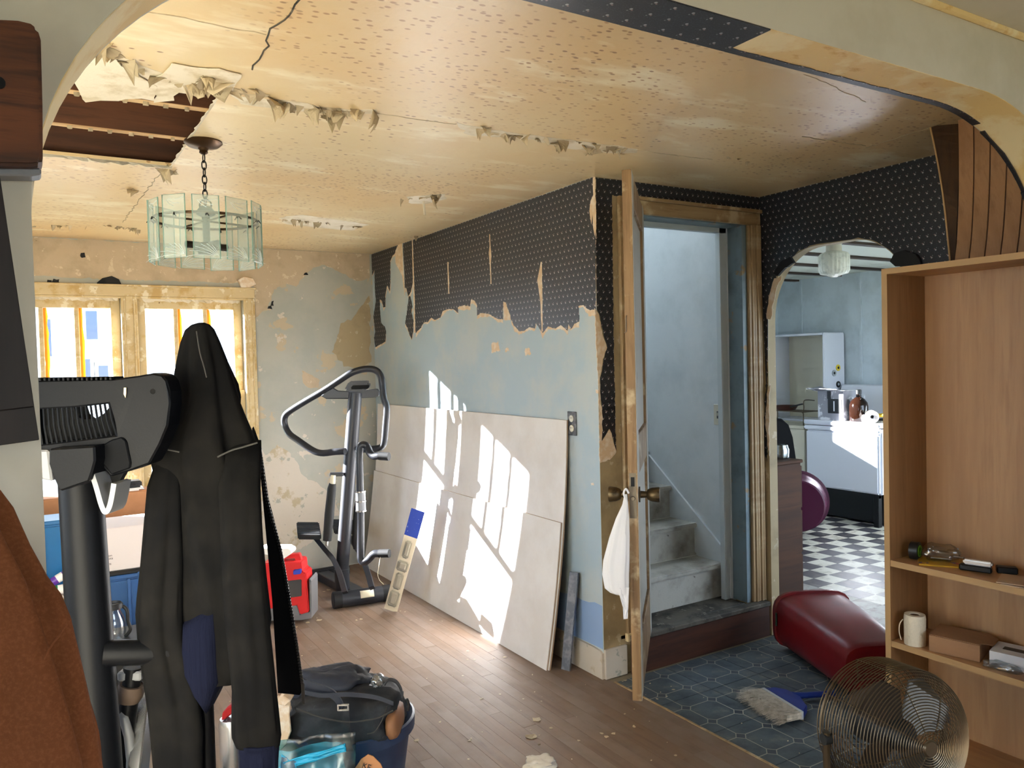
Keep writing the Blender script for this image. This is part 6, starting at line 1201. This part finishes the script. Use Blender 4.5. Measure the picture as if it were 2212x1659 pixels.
G().loft([[F0+UD*.016+fd*.008, F1+UD*.016+fd*.008, F1-UD*.016+fd*.008, F0-UD*.016+fd*.008], [B0+UD*.016, B1+UD*.016, B1-UD*.016, B0-UD*.016], [V((2.765, 2.30, .042)), V((2.755, 2.23, .042)), V((2.755, 2.23, .014)), V((2.765, 2.30, .014))]]).build('block', 'brush_blue', bh, bevel=0.003)
G().tube([(2.755, 2.265, .028), (2.80, 2.25, .026), (2.88, 2.22, .022), (2.94, 2.2, .018)], [.018, .013, .0125, .013], 12).build('handle', 'brush_blue', bh, smooth=True)

# ================================================================ KITCHEN OBJECTS
wood('drawer_wood', (74, 44, 24), (54, 32, 18), 'x', 0.75, 8)
ch = thing('chest_of_drawers', (3.74, 3.4, 0), 'dark brown wooden chest of drawers just inside the kitchen', 'chest')
G().box((3.53, 3.17, 0.0), (3.955, 3.75, 0.845)).build('carcass', 'drawer_wood', ch, bevel=0.003); G().box((3.52, 3.16, 0.845), (3.965, 3.76, 0.865)).build('top', 'drawer_wood', ch, bevel=0.004)
for i in range(3):
    dr_ = G().box((3.955, 3.175, 0.03+i*.27), (3.972, 3.745, 0.285+i*.27)).build('drawer', 'drawer_wood', ch, bevel=0.003); G().lathe([(0.006, 0), (0.016, .018), (0.012, .026), (0, .027)], (3.972, 3.46, 0.16+i*.27), (1, 0, 0), 14).build('knob', 'brass_old', dr_, smooth=True)
jr = thing('glass_jar', (3.89, 3.27, .865), 'empty clear glass jar on the chest of drawers', 'jar')
G().lathe([(0, 0), (.05, 0), (.054, .008), (.054, .06), (.046, .072), (.046, .085), (.043, .085), (.043, .07), (.05, .058), (.05, .01), (0, .008)], (3.89, 3.27, .8655), (0, 0, 1), 28).build('glass', 'clear_plastic', jr, smooth=True); G().lathe([(.0465, .07), (.049, .072), (.049, .078), (.0465, .08)], (3.89, 3.27, .8655), (0, 0, 1), 28).build('neck_ring', 'clear_plastic', jr, smooth=True)
kc2 = thing('kitchen_chair', (4.2, 3.75, 0), 'black padded chair back standing behind the chest of drawers', 'chair')
M('vinyl_black', (8, 8, 10), 0.5, spec=0.15)
bp_ = [(4.158,3.663,1.073),(4.233,3.618,1.08),(4.291,3.582,1.069),(4.329,3.558,1.027),(4.35,3.542,0.943),(4.365,3.527,0.772),(4.371,3.519,0.648),(4.143,3.658,0.654)]; bp_ = [V(p) for p in bp_]
G().loft([bp_, [p+FD*.05 for p in bp_]]).build('backrest', 'vinyl_black', kc2, bevel=0.015, seg=3, smooth=True)
cc_ = sum(bp_, V())/8; G().obox((cc_.x+.05, cc_.y+.27, .45), RD*.2, FD*.2, UD*.03).build('seat', 'vinyl_black', kc2, bevel=.02, seg=2)
for a_, b_ in ((-1, -1), (1, -1), (-1, 1), (1, 1)):
    q0 = V((cc_.x+.05, cc_.y+.27, .43))+RD*.17*a_+FD*.17*b_; G().tube([q0, V((q0.x, q0.y, 0.004))], .012, 8).build('leg', 'fan_wire', kc2, smooth=True)
for a_ in (-1, 1):
    q0 = V((cc_.x+.05, cc_.y+.27, .43))+RD*.17*a_-FD*.19; G().tube([q0, V((cc_.x, cc_.y, .75))+RD*.12*a_+FD*.02], .01, 8).build('back_post', 'fan_wire', kc2, smooth=True)
# tub on its side
M('tub_purple', (72, 18, 48), 0.35); tq = V([(5.384,4.356,0.324)][0]); tq.z = 0.262
pt_ = thing('purple_tub', (tq.x, tq.y, 0), 'purple round plastic tub tipped on its side before the stove', 'tub')
tax = V((0.75, 0.66, 0.0)).normalized(); tn_ = tq-tax*.12
G().lathe([(0.0, 0), (.20, 0), (.212, .01), (.225, .12), (.228, .125), (.24, .24), (.262, .245), (.262, .262), (.25, .265), (.236, .24), (.205, .02), (0, .02)], tn_, tax, 44).build('shell', 'tub_purple', pt_, smooth=True, ang=35)
hd_ = tn_+tax*.255+UD*.262; G().tube(crom([hd_, hd_+UD*.008-tax*.03, hd_-tax*.06], 4), .008, 8).build('rope_handle', 'label_cream', pt_, smooth=True)
# stove
M('enamel', (226, 228, 236), 0.22, coat=0.3); M('stove_black', (10, 11, 13), 0.4)
sv = thing('stove', (6.45, 4.475, 0), 'white enamel kitchen stove with raised back panel of knobs', 'stove')
SXF = 6.12; SY0, SY1 = 4.10, 4.855
G().box((SXF+.03, SY0, .28), (6.74, SY1, .84)).build('body', 'enamel', sv, bevel=.01, seg=2); G().box((SXF, SY0+.01, .285), (SXF+.035, SY1-.01, .80)).build('oven_door', 'enamel', sv, bevel=.012, seg=2)
G().box((SXF-.012, SY0-.005, .805), (SXF+.04, SY1+.005, .845)).build('front_rail', 'enamel', sv, bevel=.01, seg=2); G().box((SXF-.01, SY0-.008, .852), (6.74, SY1+.008, .895)).build('cooktop', 'enamel', sv, bevel=.01, seg=2)
bs = G().prism([(6.56, .895), (6.74, .895), (6.74, 1.19), (6.69, 1.20), (6.66, 1.19)], lambda u, v, d: (u, d, v), SY0, SY1).build('back_panel', 'enamel', sv, bevel=.006)
for i, y in enumerate((4.22, 4.36, 4.60, 4.74)):
    kn = G().lathe([(0, 0), (.032, 0), (.034, .006), (.024, .01), (.022, .024), (0, .026)], (6.628, y, 1.08), V((-1, 0, .34)), 20).build('knob', 'enamel', sv, smooth=True, ang=40); G().obox((6.60, y, 1.09), V((.002, 0, 0)), V((0, .003, 0)), UD*.018).build('pointer', 'machine_grey', kn)
for i, (x_, y_) in enumerate(((6.27, 4.28), (6.27, 4.66), (6.47, 4.28), (6.47, 4.66))): G().tube(gr.ring((x_, y_, .9), (0, 0, 1), .08, 24), .006, 6, closed=True).build('burner_ring', 'stove_black', sv, smooth=True)
G().box((SXF+.1, SY0+.02, .02), (6.72, SY1-.02, .28)).build('drawer_void', 'stove_black', sv)
for y in (SY0+.02, SY1-.05): G().box((SXF+.01, y, 0), (SXF+.06, y+.05, .28)).box((6.65, y, 0), (6.7, y+.05, .28)).build('leg', 'stove_black', sv, bevel=.004)
G().box((SXF+.012, SY0+.02, .25), (SXF+.05, SY1-.02, .283)).build('apron', 'stove_black', sv)
# things on the stove
M('box_print', (150, 150, 158), 0.6, layers=[((220, 220, 224), 5, 0.48, 0.52)]); CT = .895
ob = thing('open_box', (6.25, 4.6, CT), 'open grey appliance box with raised flaps on the stove', 'box')
G().box((6.16, 4.47, CT), (6.36, 4.74, 1.16)).build('carton', 'box_print', ob, bevel=.002); G().box((6.157, 4.49, .96), (6.16, 4.63, 1.09)).build('printed_photo', 'stove_black', ob); G().box((6.1585, 4.56, .98), (6.1565, 4.572, 1.07)).build('printed_photo', 'enamel', ob); G().box((6.155, 4.60, 1.09), (6.1595, 4.635, 1.16)).build('printed_photo', 'stove_black', ob)
G().loft([[(6.16, 4.47, 1.16), (6.16, 4.74, 1.16), (6.04, 4.76, 1.19), (6.04, 4.45, 1.18)], [(6.16, 4.47, 1.163), (6.16, 4.74, 1.163), (6.04, 4.76, 1.193), (6.04, 4.45, 1.183)]]).build('flap', 'box_print', ob); G().loft([[(6.16, 4.74, 1.16), (6.36, 4.74, 1.16), (6.36, 4.86, 1.19), (6.14, 4.85, 1.175)], [(6.16, 4.74, 1.163), (6.36, 4.74, 1.163), (6.36, 4.86, 1.193), (6.14, 4.85, 1.178)]]).build('flap', 'box_print', ob); G().box((6.1, 4.46, 1.163), (6.34, 4.75, 1.166)).build('flap', 'box_print', ob)
M('amber_glass', (30, 14, 7), 0.08, trans=0.3, spec=0.6)
jg = thing('amber_jug', (6.24, 4.38, CT), 'round amber glass jug with black cap on the stove', 'jug')
G().lathe([(0, 0), (.074, 0), (.08, .01), (.08, .13), (.072, .165), (.05, .195), (.022, .215), (.02, .245), (0, .246)], (6.24, 4.375, CT), (0, 0, 1), 30).build('glass', 'amber_glass', jg, smooth=True); G().lathe([(.02, .24), (.024, .24), (.024, .275), (.018, .28), (0, .28)], (6.24, 4.375, CT), (0, 0, 1), 20).build('cap', 'tape_black', jg, smooth=True); G().tube(crom([(6.225, 4.36, CT+.225), (6.2, 4.335, CT+.22), (6.2, 4.33, CT+.2), (6.215, 4.345, CT+.19)], 4), .007, 8).build('finger_loop', 'amber_glass', jg, smooth=True)
for i, (nm, c, ax_, L, r, mt, lb) in enumerate((('pipe_fitting', (6.15, 4.27, CT+.034), (.1, -1, 0), .07, .033, 'carton_white', 'short white plastic pipe fitting beside the amber jug'), ('torch_light', (6.3, 4.31, CT+.045), (.2, -1, .1), .16, .018, 'crate_yellow', 'yellow and black tool handle lying on the stove'))):
    o_ = thing(nm, c, lb, 'fitting' if i == 0 else 'tool'); G().lathe([(r*.6, 0), (r, 0), (r*1.02, L*.3), (r*.9, L*.35), (r*.9, L), (r*.6, L), (r*.6, 0)], c, ax_, 20).build('body', mt, o_, smooth=True, ang=40); G().lathe([(r*1.03, L*.05), (r*1.06, L*.1), (r*1.03, L*.18)], c, ax_, 20).build('collar', mt if i == 0 else 'tape_black', o_, smooth=True)
wr_ = thing('tape_spool', (6.15, 4.17, CT), 'white spool of tape standing near the stove edge', 'spool')
G().lathe([(.018, 0), (.052, 0), (.055, .006), (.055, .04), (.05, .046), (.018, .046), (.018, 0)], (6.15, 4.19, CT+.055), (-.75, -.66, 0), 28).build('tape', 'carton_white', wr_, smooth=True, ang=40); G().lathe([(.014, -.001), (.019, -.001), (.019, .048), (.014, .048), (.014, -.001)], (6.15, 4.19, CT+.055), (-.75, -.66, 0), 24).build('core', 'machine_grey', wr_, smooth=True)
# tall cabinet with magnets
cbn = thing('tall_cabinet', (6.6, 5.2, 0), 'tall white open-front cabinet with round magnets behind the stove', 'cabinet')
M('cabinet_cream', (214, 206, 184), 0.4)
G().box((6.46, 4.89, .84), (6.765, 4.915, 1.70)).build('side', 'enamel', cbn, bevel=.008, seg=3); G().box((6.46, 5.535, .84), (6.765, 5.56, 1.70)).build('side', 'enamel', cbn, bevel=.004)
G().box((6.46, 4.915, 1.68), (6.765, 5.535, 1.70)).build('top', 'enamel', cbn); G().box((6.46, 4.915, .84), (6.765, 5.535, .86)).build('bottom', 'enamel', cbn); G().box((6.75, 4.915, .86), (6.765, 5.535, 1.68)).build('back', 'cabinet_cream', cbn)
G().box((6.44, 4.88, .0), (6.765, 5.57, .838)).build('base_unit', 'cabinet_cream', cbn, bevel=.004)
M('magnet_yellow', (226, 200, 60), 0.5); M('magnet_grey', (170, 176, 180), 0.5)
for (x_, z_), mt in (((6.66, 1.36), 'magnet_yellow'), ((6.60, 1.31), 'magnet_grey'), ((6.66, 1.20), 'tape_black')):
    mg = G().cyl((x_, 4.892, z_), (x_, 4.884, z_), .031, None, 20).build('magnet', mt, cbn, smooth=True, ang=40); G().cyl((x_, 4.885, z_), (x_, 4.8825, z_), .013, None, 16).build('magnet_motif', 'tape_black' if mt != 'tape_black' else 'magnet_grey', mg, smooth=True, ang=40)
# counter, wire rack and pan
cs2 = thing('side_counter', (6.3, 5.1, 0), 'low cream counter beside the stove under the wire rack', 'counter'); G().box((6.14, 4.875, .0), (6.435, 5.5, .80)).build('body', 'cabinet_cream', cs2, bevel=.004); G().box((6.12, 4.87, .80), (6.438, 5.5, .83)).build('top', 'cabinet_cream', cs2, bevel=.004)
wk_ = thing('wire_rack', (6.28, 5.1, .83), 'bent wire dish rack holding the frying pan', 'rack')
for y in (4.9, 5.42): G().tube(crom([(6.16, y, .832), (6.16, y, .94), (6.16, y, .955), (6.40, y, .955), (6.42, y, .94), (6.42, y, .832)], 4), .005, 6).build('rack_leg', 'fan_wire', wk_, smooth=True)
for i in range(7): x_ = 6.18+i*.038; G().tube([(x_, 4.9, .955), (x_, 5.42, .955)], .003, 6).build('rack_wire', 'fan_wire', wk_)
G().tube(crom([(6.16, 4.9, .95), (6.15, 4.885, 1.0), (6.15, 4.885, 1.06), (6.2, 4.885, 1.07), (6.3, 4.885, 1.06)], 4), .005, 6).build('rack_hook', 'fan_wire', wk_, smooth=True)
M('pan_brown', (82, 46, 36), 0.35)
fp_ = thing('frying_pan', (6.28, 5.18, .96), 'brown frying pan resting on the wire rack', 'pan'); G().lathe([(0, 0), (.085, 0), (.11, .04), (.112, .045), (.105, .042), (.082, .006), (0, .006)], (6.285, 5.2, .959), (0, 0, 1), 30).build('pan', 'pan_brown', fp_, smooth=True); G().beam((6.24, 5.11, .995), (6.2, 4.94, 1.03), V((.012, -.003, 0)), UD*.006).build('handle', 'tape_black', fp_, bevel=.003)
# ceiling light
M('milk_glass', (236, 234, 220), 0.35, layers=[((215, 214, 200), 30, 0.5, 0.6)]); kl = V([(4.714,3.481,2.237)][0])
lf = thing('ceiling_light', (kl.x, kl.y, KC), 'white ribbed glass schoolhouse ceiling light in the kitchen', 'ceiling light')
zk = lambda p: [(r_, -z_) for r_, z_ in p]
G().lathe(zk([(0, 0), (.075, 0), (.078, .012), (.05, .02), (.052, .07), (0, .072)]), (kl.x, kl.y, KC), (0, 0, 1), 28).build('fitter', 'ivory', lf, smooth=True)
rb_ = []
for r_, z_ in ((.052, .07), (.085, .082), (.1, .1), (.1, .20), (.088, .222), (.05, .232), (.02, .245), (.004, .246)):
    rb_.append([V((kl.x+(r_*(1+(.02*math.cos(24*t_) if r_ > .08 else 0)))*math.cos(t_), kl.y+(r_*(1+(.02*math.cos(24*t_) if r_ > .08 else 0)))*math.sin(t_), KC-z_)) for t_ in [2*math.pi*i/96 for i in range(96)]])
G().loft(rb_).build('glass_shade', 'milk_glass', lf, smooth=True, ang=60)
